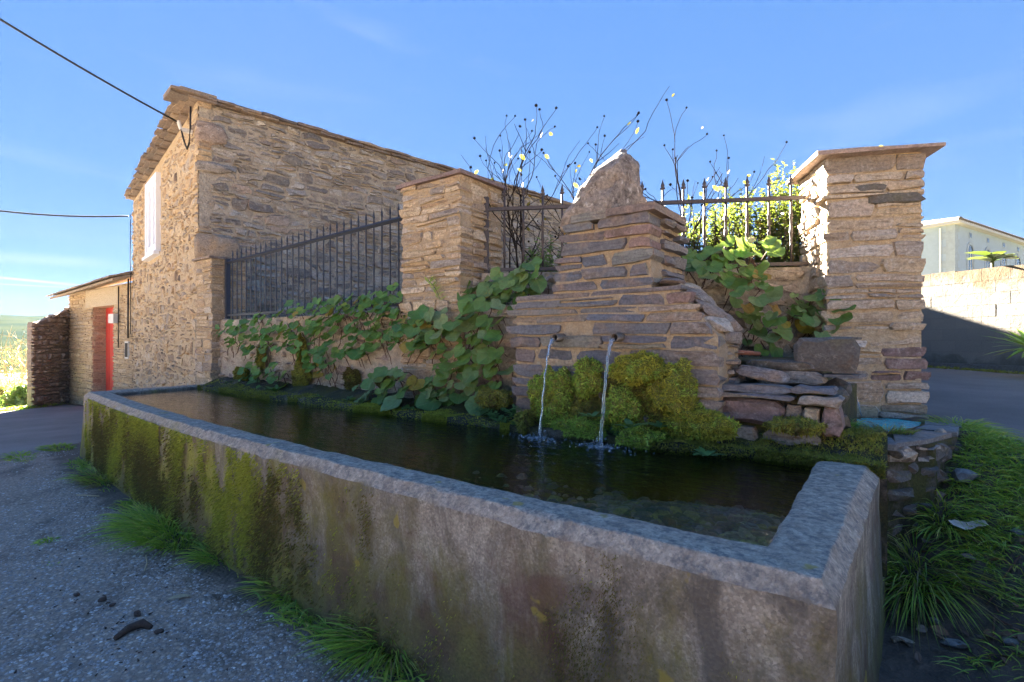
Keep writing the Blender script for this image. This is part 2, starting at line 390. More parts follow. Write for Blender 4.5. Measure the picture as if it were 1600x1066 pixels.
M_moss_g = leaf_mat('moss_green', [(0.34, 0.5, 0.07), (0.42, 0.58, 0.1), (0.26, 0.4, 0.05), (0.5, 0.6, 0.12)], veinamt=0, rough=0.8, trans=0.3)
M_moss_o = leaf_mat('moss_olive', [(0.328, 0.318, 0.05), (0.252, 0.238, 0.05), (0.403, 0.397, 0.05), (0.214, 0.159, 0.05)], veinamt=0, rough=0.8, trans=0.25)
M_moss_b = leaf_mat('moss_brown', [(0.135, 0.075, 0.03), (0.165, 0.105, 0.03), (0.105, 0.083, 0.03), (0.15, 0.135, 0.03)], veinamt=0, rough=0.85, trans=0.2)
M_mossbody = simple('moss_body', (0.16, 0.16, 0.03), 0.95, 0, 40, 0.5, 0.01)

def concrete():
    t = NT('trough_concrete')
    x, y, z = t.sep()[:3]
    nrm = t.sep(t.g.outputs['Normal'])
    p = t.g.outputs['Position']
    agg = t.vor(120, feature='F1', out='Color'); aggd = t.vor(70)
    fine = t.nz(85, 6, 0.75); med = t.nz(14, 7, 0.72, None, 0.3); big = t.nz(1.7, 5, 0.6)
    streak = t.nz(1.0, 7, 0.68, t.pos((5, 5, 2.4)), 0.8)
    base = t.mix(t.ramp(med, [(0.33, 0.0), (0.68, 1.0)]), (0.29, 0.24, 0.185), (0.50, 0.43, 0.34))
    base = t.mix(0.42, base, t.ramp(agg, [(0.2, 0.5), (0.55, 1.0), (0.9, 1.8)]), 'MULTIPLY')
    base = t.mix(t.ma('MULTIPLY', t.ramp(t.nz(30, 7, 0.75), [(0.60, 0.0), (0.68, 1.0)]), 0.5), base, (0.58, 0.52, 0.44))
    base = t.mix(t.ma('MULTIPLY', t.ramp(t.nz(46, 5, 0.7), [(0.33, 1.0), (0.40, 0.0)]), 0.6), base, (0.10, 0.085, 0.07))
    base = t.mix(0.5, base, t.ramp(fine, [(0.3, 0.6), (0.7, 1.25)]), 'MULTIPLY')
    dark = t.ramp(streak, [(0.40, 1.0), (0.64, 0.0)])
    up = t.ramp(nrm[2], [(0.25, 0.0), (0.7, 1.0)])
    side = t.ma('SUBTRACT', 1.0, up)
    c = t.mix(t.ma('MULTIPLY', t.ma('MULTIPLY', dark, side), 0.82), base, (0.09, 0.075, 0.06))
    # paler tone with dark patches on upward faces
    c = t.mix(t.ma('MULTIPLY', up, 0.4), c, t.mix(t.ramp(med, [(0.38, 0.0), (0.62, 1.0)]), (0.30, 0.24, 0.19), (0.57, 0.48, 0.38)))
    c = t.mix(t.ma('MULTIPLY', up, t.ramp(t.nz(34, 5, 0.7), [(0.46, 0.0), (0.62, 0.8)])), c, (0.12, 0.12, 0.12))
    # moss and algae on the faces
    n1 = t.nz(2.9, 8, 0.72, t.pos((1, 1, 0.6)), 0.5)
    zl = t.ma('MULTIPLY', t.ma('SUBTRACT', 0.62, z), 0.42)
    xl = t.n('MapRange', {0: x, 1: -1.0, 2: -5.0, 3: -0.03, 4: 0.16}).outputs[0]
    far = t.n('MapRange', {0: x, 1: -6.6, 2: -7.8, 3: 0.0, 4: -0.2}).outputs[0]
    m = t.ma('ADD', t.ma('ADD', n1, zl), t.ma('ADD', xl, far))
    mm = t.ma('MULTIPLY', t.ramp(m, [(0.44, 0.0), (0.66, 1.0)]), side)
    mcol = t.mix(t.ramp(t.nz(3.4, 5, 0.6), [(0.36, 0.0), (0.5, 0.5), (0.66, 1.0)]), (0.12, 0.07, 0.035), (0.19, 0.165, 0.03))
    ycol = t.mix(t.ramp(t.nz(5.2, 5, 0.6, t.pos((1, 1, 0.5))), [(0.45, 0.0), (0.6, 1.0)]), mcol, (0.30, 0.28, 0.03))
    xm = t.n('MapRange', {0: x, 1: -1.6, 2: -3.8, 3: 0.0, 4: 1.0}).outputs[0]
    mcol = t.mix(xm, mcol, ycol)
    mcol = t.mix(0.7, mcol, t.ramp(fine, [(0.3, 0.45), (0.7, 1.3)]), 'MULTIPLY')
    c = t.mix(t.ma('MULTIPLY', mm, 0.92), c, mcol)
    pink = t.ma('MULTIPLY', t.ma('MULTIPLY', t.ramp(t.nz(3.1, 4, 0.6, t.pos((1, 1, 1), (0, 0, 1))), [(0.58, 0.0), (0.68, 1.0)]), side), 0.5)
    c = t.mix(pink, c, (0.13, 0.055, 0.045))
    yl = t.ma('MULTIPLY', t.ramp(t.nz(6.5, 3, 0.5, t.pos((1, 1, 1.0), (0.3, 0, 0))), [(0.69, 0.0), (0.72, 1.0)]), 0.7)
    c = t.mix(yl, c, (0.34, 0.26, 0.04))
    h = t.ma('ADD', t.ma('MULTIPLY', med, 0.55), t.ma('ADD', t.ma('MULTIPLY', aggd, 0.35), t.ma('ADD', t.ma('MULTIPLY', fine, 0.45), t.ma('MULTIPLY', t.ramp(t.nz(24, 4, 0.6), [(0.30, 0.0), (0.42, 1.0)]), 0.35))))
    return t.done(c, 0.9, t.bump(h, 0.012, 0.9))
M_conc = concrete()

def ground_mat():
    t = NT('aggregate_concrete')
    v1 = t.n('TexVoronoi', {'Vector': t.g.outputs['Position'], 'Scale': 40.0}, feature='F1')
    d = v1.outputs['Distance']; cc = v1.outputs['Color']
    peb = t.ramp(cc, [(0.1, (0.29, 0.22, 0.165)), (0.4, (0.48, 0.37, 0.28)), (0.65, (0.42, 0.30, 0.21)), (0.9, (0.62, 0.52, 0.42))])
    fine = t.nz(150, 4, 0.7); b = t.nz(1.3, 6, 0.62, None, 0.4); m = t.nz(5, 6, 0.65)
    c = t.mix(t.ramp(d, [(0.28, 0.0), (0.5, 1.0)]), peb, (0.29, 0.225, 0.175))
    c = t.mix(0.5, c, t.ramp(fine, [(0.3, 0.75), (0.7, 1.4)]), 'MULTIPLY')
    c = t.mix(t.ma('MULTIPLY', t.ramp(t.nz(2.7, 7, 0.7, None, 0.8), [(0.56, 0.0), (0.70, 0.85)]), 1.0), c, (0.12, 0.085, 0.06))
    c = t.mix(t.ma('MULTIPLY', t.ramp(b, [(0.52, 0.0), (0.66, 1.0)]), 0.75), c, (0.10, 0.08, 0.065))
    c = t.mix(t.ma('MULTIPLY', t.ramp(m, [(0.62, 0.0), (0.7, 1.0)]), 0.5), c, (0.07, 0.07, 0.03))
    x, y, z = t.sep()[:3]
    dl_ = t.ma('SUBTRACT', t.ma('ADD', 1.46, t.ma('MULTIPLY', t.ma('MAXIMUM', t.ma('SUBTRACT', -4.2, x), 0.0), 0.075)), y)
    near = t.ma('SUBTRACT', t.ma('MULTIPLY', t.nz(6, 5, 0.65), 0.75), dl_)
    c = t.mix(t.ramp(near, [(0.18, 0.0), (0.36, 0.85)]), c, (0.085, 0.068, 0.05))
    h = t.ma('ADD', t.ma('MULTIPLY', d, -1.0), t.ma('ADD', t.ma('MULTIPLY', m, 1.6), t.ma('MULTIPLY', fine, 0.3)))
    return t.done(c, 0.9, t.bump(h, 0.014, 0.8))
M_ground = ground_mat()

def asphalt(name, c0, c1):
    t = NT(name)
    f = t.nz(140, 4, 0.75); b = t.nz(1.1, 5, 0.6); v = t.vor(90)
    c = t.mix(t.ramp(b, [(0.35, 0.0), (0.65, 1.0)]), c0, c1)
    c = t.mix(0.8, c, t.ramp(f, [(0.3, 0.55), (0.7, 1.35)]), 'MULTIPLY')
    return t.done(c, 0.85, t.bump(t.ma('ADD', f, v), 0.008, 0.8))
M_asph = asphalt('asphalt', (0.13, 0.125, 0.125), (0.19, 0.18, 0.175))
M_lane = asphalt('lane_asphalt', (0.19, 0.175, 0.17), (0.26, 0.24, 0.23))

def soil(name, a, b2):
    t = NT(name)
    m = t.nz(9, 7, 0.7, None, 0.5); f = t.nz(70, 4, 0.7)
    c = t.mix(t.ramp(m, [(0.35, 0.0), (0.65, 1.0)]), a, b2)
    c = t.mix(0.7, c, t.ramp(f, [(0.3, 0.5), (0.7, 1.3)]), 'MULTIPLY')
    return t.done(c, t.ramp(m, [(0.3, 0.35), (0.6, 0.85)]), t.bump(t.ma('ADD', m, t.ma('MULTIPLY', f, 0.3)), 0.05, 0.9))
M_soil = soil('mud', (0.06, 0.045, 0.035), (0.17, 0.125, 0.095))
M_turf = soil('turf', (0.035, 0.05, 0.015), (0.06, 0.085, 0.02))
def far_land(name, a, b2, sc):
    t = NT(name)
    m = t.nz(sc, 5, 0.6)
    return t.done(t.mix(t.ramp(m, [(0.4, 0.0), (0.6, 1.0)]), a, b2), 1.0, None, **{'Specular IOR Level': 0.0})
M_valley = far_land('valley_land', (0.16, 0.16, 0.08), (0.36, 0.30, 0.17), 0.02)

# ------------------------------------------------------------------ masonry
def courses(h0, h1, lo, hi, r):
    out = []; h = h0
    while h < h1 - 1e-6:
        t = r.uniform(lo, hi)
        if h1 - (h + t) < lo * 0.8: t = h1 - h
        out.append((h, min(h1, h + t))); h += t
    return out

def stone_shape(fr, pts, r, out, thick, bev, rough):
    """One stone: outline in (s, h) pushed out of the face, with a worn edge."""
    n = len(pts)
    cs = sum(p[0] for p in pts) / n; ch = sum(p[1] for p in pts) / n
    v = [fr.p(s, h, -thick) for s, h in pts]
    v += [fr.p(s, h, out - bev * r.uniform(0.7, 1.5)) for s, h in pts]
    tilt_s, tilt_h = r.uniform(-1, 1) * rough, r.uniform(-1, 1) * rough
    ext = max(abs(p[0] - cs) for p in pts) + 1e-6; exh = max(abs(p[1] - ch) for p in pts) + 1e-6
    for s, h in pts:
        ds, dh = cs - s, ch - h
        l = math.hypot(ds, dh)
        k = min(bev * r.uniform(0.9, 1.8), 0.45 * l) / max(l, 1e-6)
        v.append(fr.p(s + ds * k, h + dh * k, out + tilt_s * (s - cs) / ext + tilt_h * (h - ch) / exh + r.uniform(-0.5, 0.5) * rough))
    v.append(fr.p(cs + r.uniform(-0.2, 0.2) * ext, ch + r.uniform(-0.2, 0.2) * exh, out + r.uniform(-0.2, 0.9) * rough))
    f = []
    for i in range(n):
        j = (i + 1) % n
        f.append((i, j, n + j, n + i)); f.append((n + i, n + j, 2 * n + j, 2 * n + i)); f.append((2 * n + i, 2 * n + j, 3 * n))
    return v, f

def masonry(fr, s0, s1, crs, llo, lhi, r, split=0.3, gap=0.014, wav=0.012, thick=0.12, out=(0.0, 0.03), bev=0.012, rough=0.008, hole=None, skew=0.03):
    if not callable(s0): a0 = s0; s0 = lambda h: a0
    if not callable(s1): a1 = s1; s1 = lambda h: a1
    seed = r.uniform(0, 100)
    specs = []
    def joint(k, s): return wav * (noise.noise(Vector((s * 2.3, k * 5.7, seed))) * 1.3 + noise.noise(Vector((s * 7.0, k * 3.1, seed + 9))) * 0.6)
    for k, (ha, hb) in enumerate(crs):
        hm = (ha + hb) / 2
        a, b = s0(hm), s1(hm)
        s = a
        thin = (hb - ha)
        while s < b - 1e-6:
            ln = r.uniform(llo, lhi)
            if thin < 0.07: ln *= 1.15
            if b - (s + ln) < llo * 0.7: ln = b - s
            e = min(b, s + ln)
            if not (hole and hole((s + e) / 2, hm, s, e, ha, hb)):
                lay = [(ha, hb, 0)]
                if r.random() < split and (hb - ha) > 0.07:
                    t = r.uniform(0.35, 0.65); m = ha + (hb - ha) * t
                    lay = [(ha, m, 0), (m, hb, 1)]
                for (p, q, li) in lay:
                    kk = k + li * 0.5
                    kb = k if p == ha else k + 0.5
                    kt = k + 1 if q == hb else k + 0.5
                    g = gap * 0.5 * r.uniform(0.6, 1.6)
                    sk0, sk1 = r.uniform(-skew, skew), r.uniform(-skew, skew)
                    L0 = s + g if s > a + 1e-6 else s - r.uniform(-0.01, 0.018)
                    R0 = e - g if e < b - 1e-6 else e + r.uniform(-0.01, 0.018)
                    hh = q - p; w = R0 - L0
                    if w < 0.02: continue
                    pts = []
                    cc = min(0.05 * w, 0.16 * hh)
                    sk0 = max(-0.15 * w, min(0.15 * w, sk0)); sk1 = max(-0.15 * w, min(0.15 * w, sk1))
                    for t in (0.0, 0.33, 0.67, 1.0):
                        ss = L0 + cc + (w - 2 * cc) * t
                        pts.append((ss + r.uniform(-0.1, 0.1) * cc, p + g + joint(kb, ss) + r.uniform(0, 0.07) * hh * (r.choice((0.3, 2.0)) if t in (0.0, 1.0) else 0.7)))
                    pts.append((R0 + sk1 * 0.5 + r.uniform(-0.004, 0.004), p + hh * r.uniform(0.4, 0.6)))
                    for t in (1.0, 0.67, 0.33, 0.0):
                        ss = L0 + cc + (w - 2 * cc) * t + (sk1 if t > 0.5 else sk0)
                        pts.append((ss + r.uniform(-0.1, 0.1) * cc, q - g + joint(kt, ss) - r.uniform(0, 0.07) * hh * (r.choice((0.3, 2.0)) if t in (0.0, 1.0) else 0.7)))
                    pts.append((L0 + sk0 * 0.5 + r.uniform(-0.004, 0.004), p + hh * r.uniform(0.4, 0.6)))
                    v, f = stone_shape(fr, pts, r, r.uniform(*out), thick, min(bev, hh * 0.25), rough)
                    c = fr.p((s + e) / 2, (p + q) / 2)
                    d = math.hypot(c[0], c[1])
                    specs.append((v, f, w * hh / (d * d), c))
            s = e
    return specs

def lay_stones(root, specs, mat, limit=300, name='stone', pick=None, rest='small_stones'):
    """The stones that show largest become parts of their own; the rest is one part."""
    specs = sorted(specs, key=lambda q: -q[2])
    for v, f, a, c in specs[:limit]:
        m = mat
        if pick:
            m = pick(c) or mat
        obj(name, v, f, m, root, 2)
    if specs[limit:]:
        mb = MB()
        for v, f, a, c in specs[limit:]: mb.add(v, f)
        mb.build(rest, mat, root, 2, 'stuff')

# ------------------------------------------------------------------ ground
RE0 = (0.35, 4.70); RN = (0.779, 0.628); RT = (0.628, -0.779)

def ground_h(x, y):
    d = (x - RE0[0]) * RN[0] + (y - RE0[1]) * RN[1]
    t = (x - RE0[0]) * RT[0] + (y - RE0[1]) * RT[1]
    road = 0.80 - 0.13 * t if t > 0 else 0.80 - 0.028 * max(t, -12)
    road = max(road, 0.0)
    h = road * sstep(-1.35, 0.0, d)
    if x < -9: h += -0.045 * (-9 - x)
    if x < -21: h -= 0.10 * (-21 - x)
    if h == 0 or x < -9:
        h += 0.012 * noise.noise(Vector((x * 0.7, y * 0.7, 3.1))) + 0.006 * noise.noise(Vector((x * 2.3, y * 2.3, 1.1)))
    return h

def sheet(name, xs, ys, mat, keep=None, dz=0.0, rough=0.0, kind='structure'):
    idx = {}; v = []; f = []
    def vid(i, j):
        if (i, j) not in idx:
            x, y = xs[i], ys[j]
            idx[(i, j)] = len(v)
            v.append((x, y, ground_h(x, y) + dz + (rough * fbm(x * 5, y * 5, 2.0, 4) if rough else 0)))
        return idx[(i, j)]
    for i in range(len(xs) - 1):
        for j in range(len(ys) - 1):
            cx, cy = (xs[i] + xs[i + 1]) / 2, (ys[j] + ys[j + 1]) / 2
            if keep is None or keep(cx, cy):
                f.append((vid(i, j), vid(i + 1, j), vid(i + 1, j + 1), vid(i, j + 1)))
    me, c = make_mesh(name, v, f, mat, True, False)
    o = link(name, me, (0, 0, 0), None, kind)
    return o

def road_d(x, y): return (x - RE0[0]) * RN[0] + (y - RE0[1]) * RN[1]

gx = [-34, -30, -27, -24] + list(np.arange(-22, -9, 0.5)) + list(np.arange(-9, 1.6, 0.2)) + list(np.arange(1.6, 16, 0.7)) + [18, 24, 34]
gy = [-34, -24, -16, -10, -6, -4] + list(np.arange(-3, 6.0, 0.2)) + list(np.arange(6.0, 20, 0.8)) + [24, 34]
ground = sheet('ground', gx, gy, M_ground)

# the lane at the left, beyond the concrete apron
def lane_keep(x, y):
    xe = -8.62 - 0.68 * (y - 1.25)
    return x < min(xe, -8.35 if y > 1.2 else 9) and y < 4.3 - 0.02 * (x + 15) and y > -12
lane = sheet('lane', list(np.arange(-24, -6.2, 0.16)), list(np.arange(-6, 4.5, 0.16)), M_lane, lane_keep, 0.005)
# the road at the right
road = sheet('road', list(np.arange(-0.5, 8.0, 0.10)), list(np.arange(0.0, 16.0, 0.10)),
             M_asph, lambda x, y: road_d(x, y) > -0.03 + 0.10 * noise.noise(Vector((x * 2.0, y * 2.0, 0))) and (y > 5.35 or x > 0.28), 0.006)
# mud and turf beside the trough
mud = sheet('muddy_soil', list(np.arange(-0.16, 3.4, 0.05)), list(np.arange(0.2, 4.9, 0.05)),
            M_soil, lambda x, y: road_d(x, y) < 0.06, 0.05, 0.045)

M_forest = far_land('far_forest', (0.018, 0.028, 0.018), (0.035, 0.042, 0.022), 0.004)
# the far valley and hills
def far_h(r, a):
    # a: bearing to the left of the viewing direction
    near = -2.6 - 0.05 * (r - 26)
    if r < 600: h = near if r < 26 else -2.6 - 22 * sstep(26, 600, r)
    else: h = -24.6
    h += sstep(900, 5500, r) * (245 + 60 * noise.noise(Vector((a * 3.0, 0.3, 0))) + 25 * noise.noise(Vector((a * 11.0, 2.3, r * 0.0004))))
    return h
v = []; f = []
rs = [26, 40, 70, 120, 220, 400, 700, 1000, 1500, 2200, 3000, 4000, 5000, 5600, 7000]
NA = 180
for r_ in rs:
    for k in range(NA):
        a = 2 * math.pi * k / NA
        x, y = -r_ * math.sin(a), r_ * math.cos(a)
        z = far_h(r_, a)
        if r_ <= 40 : z = min(z, -3.2)
        v.append((x, y, z))
for i in range(len(rs) - 1):
    for k in range(NA):
        f.append((i * NA + k, i * NA + (k + 1) % NA, (i + 1) * NA + (k + 1) % NA, (i + 1) * NA + k))
me, c = make_mesh('hills', v, f, M_valley, True, False)
me.materials.append(M_forest)
me.polygons.foreach_set('material_index', [1 if i >= 4 * NA else 0 for i in range(len(f))])
link('hills', me, (0, 0, 0), None, 'structure')

# ------------------------------------------------------------------ trough
RIM = 0.80
WATER = 0.757
inner = [(-0.33, 3.30), (-0.325, 2.9), (-0.32, 2.3), (-0.315, 1.75), (-1.0, 1.735), (-1.7, 1.745), (-2.9, 1.757), (-4.0, 1.80), (-4.7, 1.84), (-5.8, 1.925), (-6.8, 2.02), (-7.75, 2.14), (-7.86, 2.7), (-7.95, 3.42)]
outer = [(-0.05, 3.30), (-0.06, 2.9), (-0.085, 2.3), (-0.115, 1.53), (-1.0, 1.525), (-1.7, 1.53), (-2.9, 1.545), (-4.0, 1.585), (-4.7, 1.625), (-5.8, 1.71), (-6.8, 1.80), (-8.06, 1.93), (-8.10, 2.7), (-8.16, 3.42)]
def resample(inn, out_, step):
    A = []; B = []
    for i in range(len(inn) - 1):
        l = math.dist(out_[i], out_[i + 1])
        n = max(2, int(l / step))
        for k in range(n):
            t = k / n
            A.append((inn[i][0] + (inn[i + 1][0] - inn[i][0]) * t, inn[i][1] + (inn[i + 1][1] - inn[i][1]) * t))
            B.append((out_[i][0] + (out_[i + 1][0] - out_[i][0]) * t, out_[i][1] + (out_[i + 1][1] - out_[i][1]) * t))
    A.append(inn[-1]); B.append(out_[-1])
    return A, B
IA, OB = resample(inner, outer, 0.03)
prof = [(-0.14, -0.15), (-0.12, 0.0), (-0.10, 0.08), (-0.08, 0.16), (-0.06, 0.24), (-0.05, 0.32), (-0.035, 0.40), (-0.02, 0.48), (-0.01, 0.56), (0.0, 0.62), (0.0, 0.69), (0.0, 0.735), (0.005, 0.748), (0.06, 0.763), (0.12, 0.778), (0.17, 0.792), (0.195, 0.799), (0.21, 0.8005), (0.32, 0.80), (0.42, 0.801), (0.53, 0.801), (0.64, 0.80), (0.75, 0.80), (0.85, 0.798), (0.92, 0.795), (0.965, 0.788), (0.99, 0.775), (1.0, 0.74), (1.01, 0.55), (1.02, 0.22)]
trough = thing('water_trough', (-4.0, 1.6, 0), 'long grey concrete water trough with moss running down its front', 'trough')
v = []; f = []
npf = len(prof)
for (a, b) in zip(IA, OB):
    for (t, z) in prof:
        x = b[0] + (a[0] - b[0]) * t; y = b[1] + (a[1] - b[1]) * t
        q = Vector((x * 3, y * 3, z * 3))
        k = 1.0 if 0.2 < z else 0.6
        dx = 0.006 * noise.noise(q) + 0.004 * noise.noise(q * 4) + 0.004 * noise.noise(q * 11)
        dy = 0.006 * noise.noise(q + Vector((9, 0, 0))) + 0.004 * noise.noise(q * 4 + Vector((7, 0, 0))) + 0.004 * noise.noise(q * 11 + Vector((7, 0, 0)))
        chip = max(0.0, noise.noise(Vector((x * 5.5, y * 5.5, 5.0))) - 0.32) * 0.05 if 0.0 <= t <= 0.25 and z > 0.6 else 0
        dz = 0.006 * noise.noise(q * 1.5 + Vector((0, 4, 0))) + 0.003 * noise.noise(q * 9)
        v.append((x + dx * k, y + dy * k, z + dz * k - chip))
for i in range(len(IA) - 1):
    for j in range(npf - 1):
        f.append((i * npf + j, i * npf + j + 1, (i + 1) * npf + j + 1, (i + 1) * npf + j))
obj('wall', v, f, M_conc, trough, 2)

def floor_mat():
    t = NT('trough_floor')
    m = t.nz(4, 6, 0.65, None, 0.4); f_ = t.nz(40, 4, 0.7)
    c = t.mix(t.ramp(m, [(0.4, 0.0), (0.62, 1.0)]), (0.016, 0.022, 0.016), (0.045, 0.055, 0.045))
    c = t.mix(0.6, c, t.ramp(f_, [(0.3, 0.5), (0.7, 1.4)]), 'MULTIPLY')
    return t.done(c, 0.9, t.bump(m, 0.05))
M_floor = floor_mat()
fl_ = [(min(x + 0.05, -0.25) if x > -0.5 else x, y - (0.05 if 2 < i < 12 else 0), 0.30) for i, (x, y) in enumerate(inner)]
obj('floor', fl_, [tuple(range(len(fl_) - 1, -1, -1))], M_floor, trough)

# back ledge of the trough, mossy and uneven
def ledge_y(x): return 3.07 + 0.05 * noise.noise(Vector((x * 2.2, 0.3, 0))) + (0.10 * sstep(-1.4, -0.4, x)) + 0.10 * sstep(-6.5, -8.0, x)
def ledge_h(x, y): return RIM + 0.03 * noise.noise(Vector((x * 3, y * 3, 4))) + 0.02 * noise.noise(Vector((x * 9, y * 9, 4))) + 0.10 * sstep(3.25, 3.5, y)
v = []; f = []
xs = np.arange(-7.98, -0.02, 0.04)
cols_ = [(-0.0, 0.25), (0.0, 0.6), (0.0, 0.72), (0.02, 0.80), (0.06, None), (0.12, None), (0.2, None), (0.3, None), (0.45, None), (0.6, None)]
for x in xs:
    y0 = ledge_y(x)
    for dy, z in cols_:
        yy = y0 + dy + 0.015 * noise.noise(Vector((x * 8, dy * 9, 1)))
        v.append((x, yy, (z if z is not None else ledge_h(x, yy)) + 0.01 * noise.noise(Vector((x * 12, yy * 12, 1)))))
k = len(cols_)
for i in range(len(xs) - 1):
    for j in range(k - 1):
        f.append((i * k + j, (i + 1) * k + j, (i + 1) * k + j + 1, i * k + j + 1))
def ledge_mat():
    t = NT('ledge_earth')
    m = t.nz(3.2, 6, 0.65, None, 0.4); f_ = t.nz(70, 4, 0.7)
    c = t.mix(t.ramp(m, [(0.4, 0.0), (0.6, 1.0)]), (0.05, 0.042, 0.03), (0.10, 0.095, 0.02))
    c = t.mix(t.ramp(t.nz(7, 5, 0.6), [(0.55, 0.0), (0.65, 1.0)]), c, (0.16, 0.13, 0.10))
    c = t.mix(0.7, c, t.ramp(f_, [(0.3, 0.5), (0.7, 1.4)]), 'MULTIPLY')
    return t.done(c, 0.9, t.bump(t.ma('ADD', m, f_), 0.03))
M_ledge = ledge_mat()
obj('back_ledge', v, f, M_ledge, trough, True)

# water
LAND = [(-1.97, 2.98), (-1.50, 2.965)]
def water_mat():
    t = NT('trough_water')
    x, y, z = t.sep()[:3]
    h = None
    for (lx, ly) in LAND:
        dx = t.ma('SUBTRACT', x, lx); dy = t.ma('SUBTRACT', y, ly)
        d = t.ma('SQRT', t.ma('ADD', t.ma('MULTIPLY', dx, dx), t.ma('MULTIPLY', dy, dy)))
        d = t.ma('ADD', d, t.ma('MULTIPLY', t.nz(5, 2, 0.5), 0.05))
        w = t.ma('MULTIPLY', t.ma('SINE', t.ma('MULTIPLY', d, 95.0)), t.n('MapRange', {0: d, 1: 0.05, 2: 1.3, 3: 1.0, 4: 0.06}).outputs[0])
        h = w if h is None else t.ma('ADD', h, w)
    rip = t.nz(1.0, 3, 0.55, t.pos((4.5, 13, 1), (0, 0, 0.35)), 0.5)
    rip2 = t.nz(1.0, 2, 0.5, t.pos((22, 34, 1), (0, 0, 0.5)), 0.3)
    hh = t.ma('ADD', t.ma('MULTIPLY', h, 0.10), t.ma('ADD', t.ma('MULTIPLY', rip, 1.5), t.ma('MULTIPLY', rip2, 0.22)))
    nrm = t.bump(hh, 0.009, 0.7)
    fr = t.n('Fresnel', {'IOR': 1.33, 'Normal': nrm})
    tr = t.n('BsdfTransparent', {'Color': (0.70, 0.84, 0.77, 1)})
    gl = t.n('BsdfGlossy', {'Color': (0.95, 0.97, 1, 1), 'Roughness': 0.02, 'Normal': nrm})
    mx = t.n('MixShader', {0: fr.outputs[0], 1: tr.outputs[0], 2: gl.outputs[0]})
    t.t.links.new(mx.outputs[0], t.out.inputs[0])
    return t.m
M_water = water_mat()
wp = [(x, y) for x, y in inner[:-1]]
wv = [(min(x + 0.03, -0.28) if x > -0.5 else x, y - 0.03 if 0 < i < len(wp) else y, WATER) for i, (x, y) in enumerate(wp)]
wv += [(-8.0, 3.45, WATER), (-0.3, 3.45, WATER)]
me, c = make_mesh('water', wv, [tuple(range(len(wv) - 1, -1, -1))], M_water, False, False)
link('water', me, (0, 0, 0), None, 'structure')

# ------------------------------------------------------------------ house
H0 = Vector((-8.99, 3.60)); UP = Vector((-0.9864, 0.1645)); VP = Vector((0.1645, 0.9864))
HL, HD, HT = 6.5, 15.2, 5.30
EAVE = 0.05
H1 = H0 + UP * HL; H2 = H0 + VP * HD; H3 = H1 + VP * HD
house = thing('stone_house', (H0.x, H0.y, 0), 'tall old rubble stone house with thin slate roof and white window', 'house')
frF = Frame(H0, H1, -1)      # front, with the window
if frF.n.dot(-VP) < 0: frF.n = -frF.n
frS = Frame(H0, H2, 1)       # long side behind the railing
if frS.n.dot(-UP) < 0: frS.n = -frS.n
ZB = -0.9
def prism(poly, z0, z1):
    n = len(poly)
    v = [(p[0], p[1], z0) for p in poly] + [(p[0], p[1], z1) for p in poly]
    f = [tuple(range(n - 1, -1, -1)), tuple(range(n, 2 * n))] + [(i, (i + 1) % n, n + (i + 1) % n, n + i) for i in range(n)]
    return v, f
ins = 0.012
WIN = (3.02, 4.26, 3.26, 4.86)
mb = MB()
c0 = H0 + UP * ins + VP * 0.03; c1 = H1 - UP * ins + VP * 0.03; c2 = H3 - UP * ins - VP * ins; c3 = H2 + UP * ins - VP * ins
mb.add(*prism([c0, c1, c2, c3], ZB, HT))
mb.v = [(x, y, z - (EAVE * HL if z > 1 and (Vector((x, y)) - H0).dot(UP) > 3 else 0)) for x, y, z in mb.v]
mb.build('wall', M_mort_g, house)
mb = MB(); vv = [frF.p(0.02, -0.6, -0.013), frF.p(HL - 0.02, -0.6, -0.013), frF.p(HL - 0.02, HT - EAVE * HL - 0.02, -0.013), frF.p(0.02, HT - 0.02, -0.013)]
mb.add(vv, [(0, 1, 2, 3)]); mb.build('front_render', M_mort_o, house)
rr = random.Random(11)
def win_hole(m, h, s, e, ha, hb):
    if hb > HT - EAVE * m + 0.04: return True
    return e > WIN[0] - 0.05 and s < WIN[1] + 0.05 and hb > WIN[2] - 0.05 and ha < WIN[3] + 0.05
specF = masonry(frF, 0.0, HL, courses(-0.4, HT, 0.10, 0.24, rr), 0.14, 0.42, rr, split=0.4, gap=0.03, wav=0.06, out=(-0.015, 0.02), bev=0.018, rough=0.02, hole=win_hole, thick=0.2, skew=0.09)
specS = masonry(frS, 0.2, HD, courses(1.0, HT, 0.08, 0.20, rr), 0.14, 0.50, rr, split=0.4, gap=0.022, wav=0.055, out=(-0.012, 0.028), bev=0.014, rough=0.02, thick=0.2, skew=0.09)
big = []
def split_specs(sp, n):
    sp = sorted(sp, key=lambda q: -q[2]); return sp[:n], sp[n:]
fb, fs = split_specs(specF, 130); sb, ss = split_specs(specS, 165)
lay_stones(house, fb, M_front); lay_stones(house, sb, M_gable)
for lst, m in ((fs, M_front), (ss, M_gable)):
    mb = MB()
    for q in lst: mb.add(q[0], q[1])
    mb.build('rubble_facing', m, house, 2, 'stuff')
# a few big corner stones on the long side
for (s0_, s1_, h0_, h1_, m) in ((-0.01, 0.42, 4.66, 5.0, M_rubble), (-0.01, 0.62, 2.75, 3.18, M_front), (0.0, 0.5, 4.2, 4.36, M_gable)):
    pts = [(s0_, h0_), (s0_ + (s1_ - s0_) * .5, h0_ - 0.02), (s1_, h0_ + 0.05), (s1_ + 0.03, (h0_ + h1_) / 2), (s1_ - 0.06, h1_ - 0.03), (s0_ + (s1_ - s0_) * .5, h1_), (s0_, h1_ - 0.02)]
    v, f = stone_shape(frS, pts, rr, 0.055, 0.15, 0.03, 0.02)
    obj('stone', v, f, m, house, True)
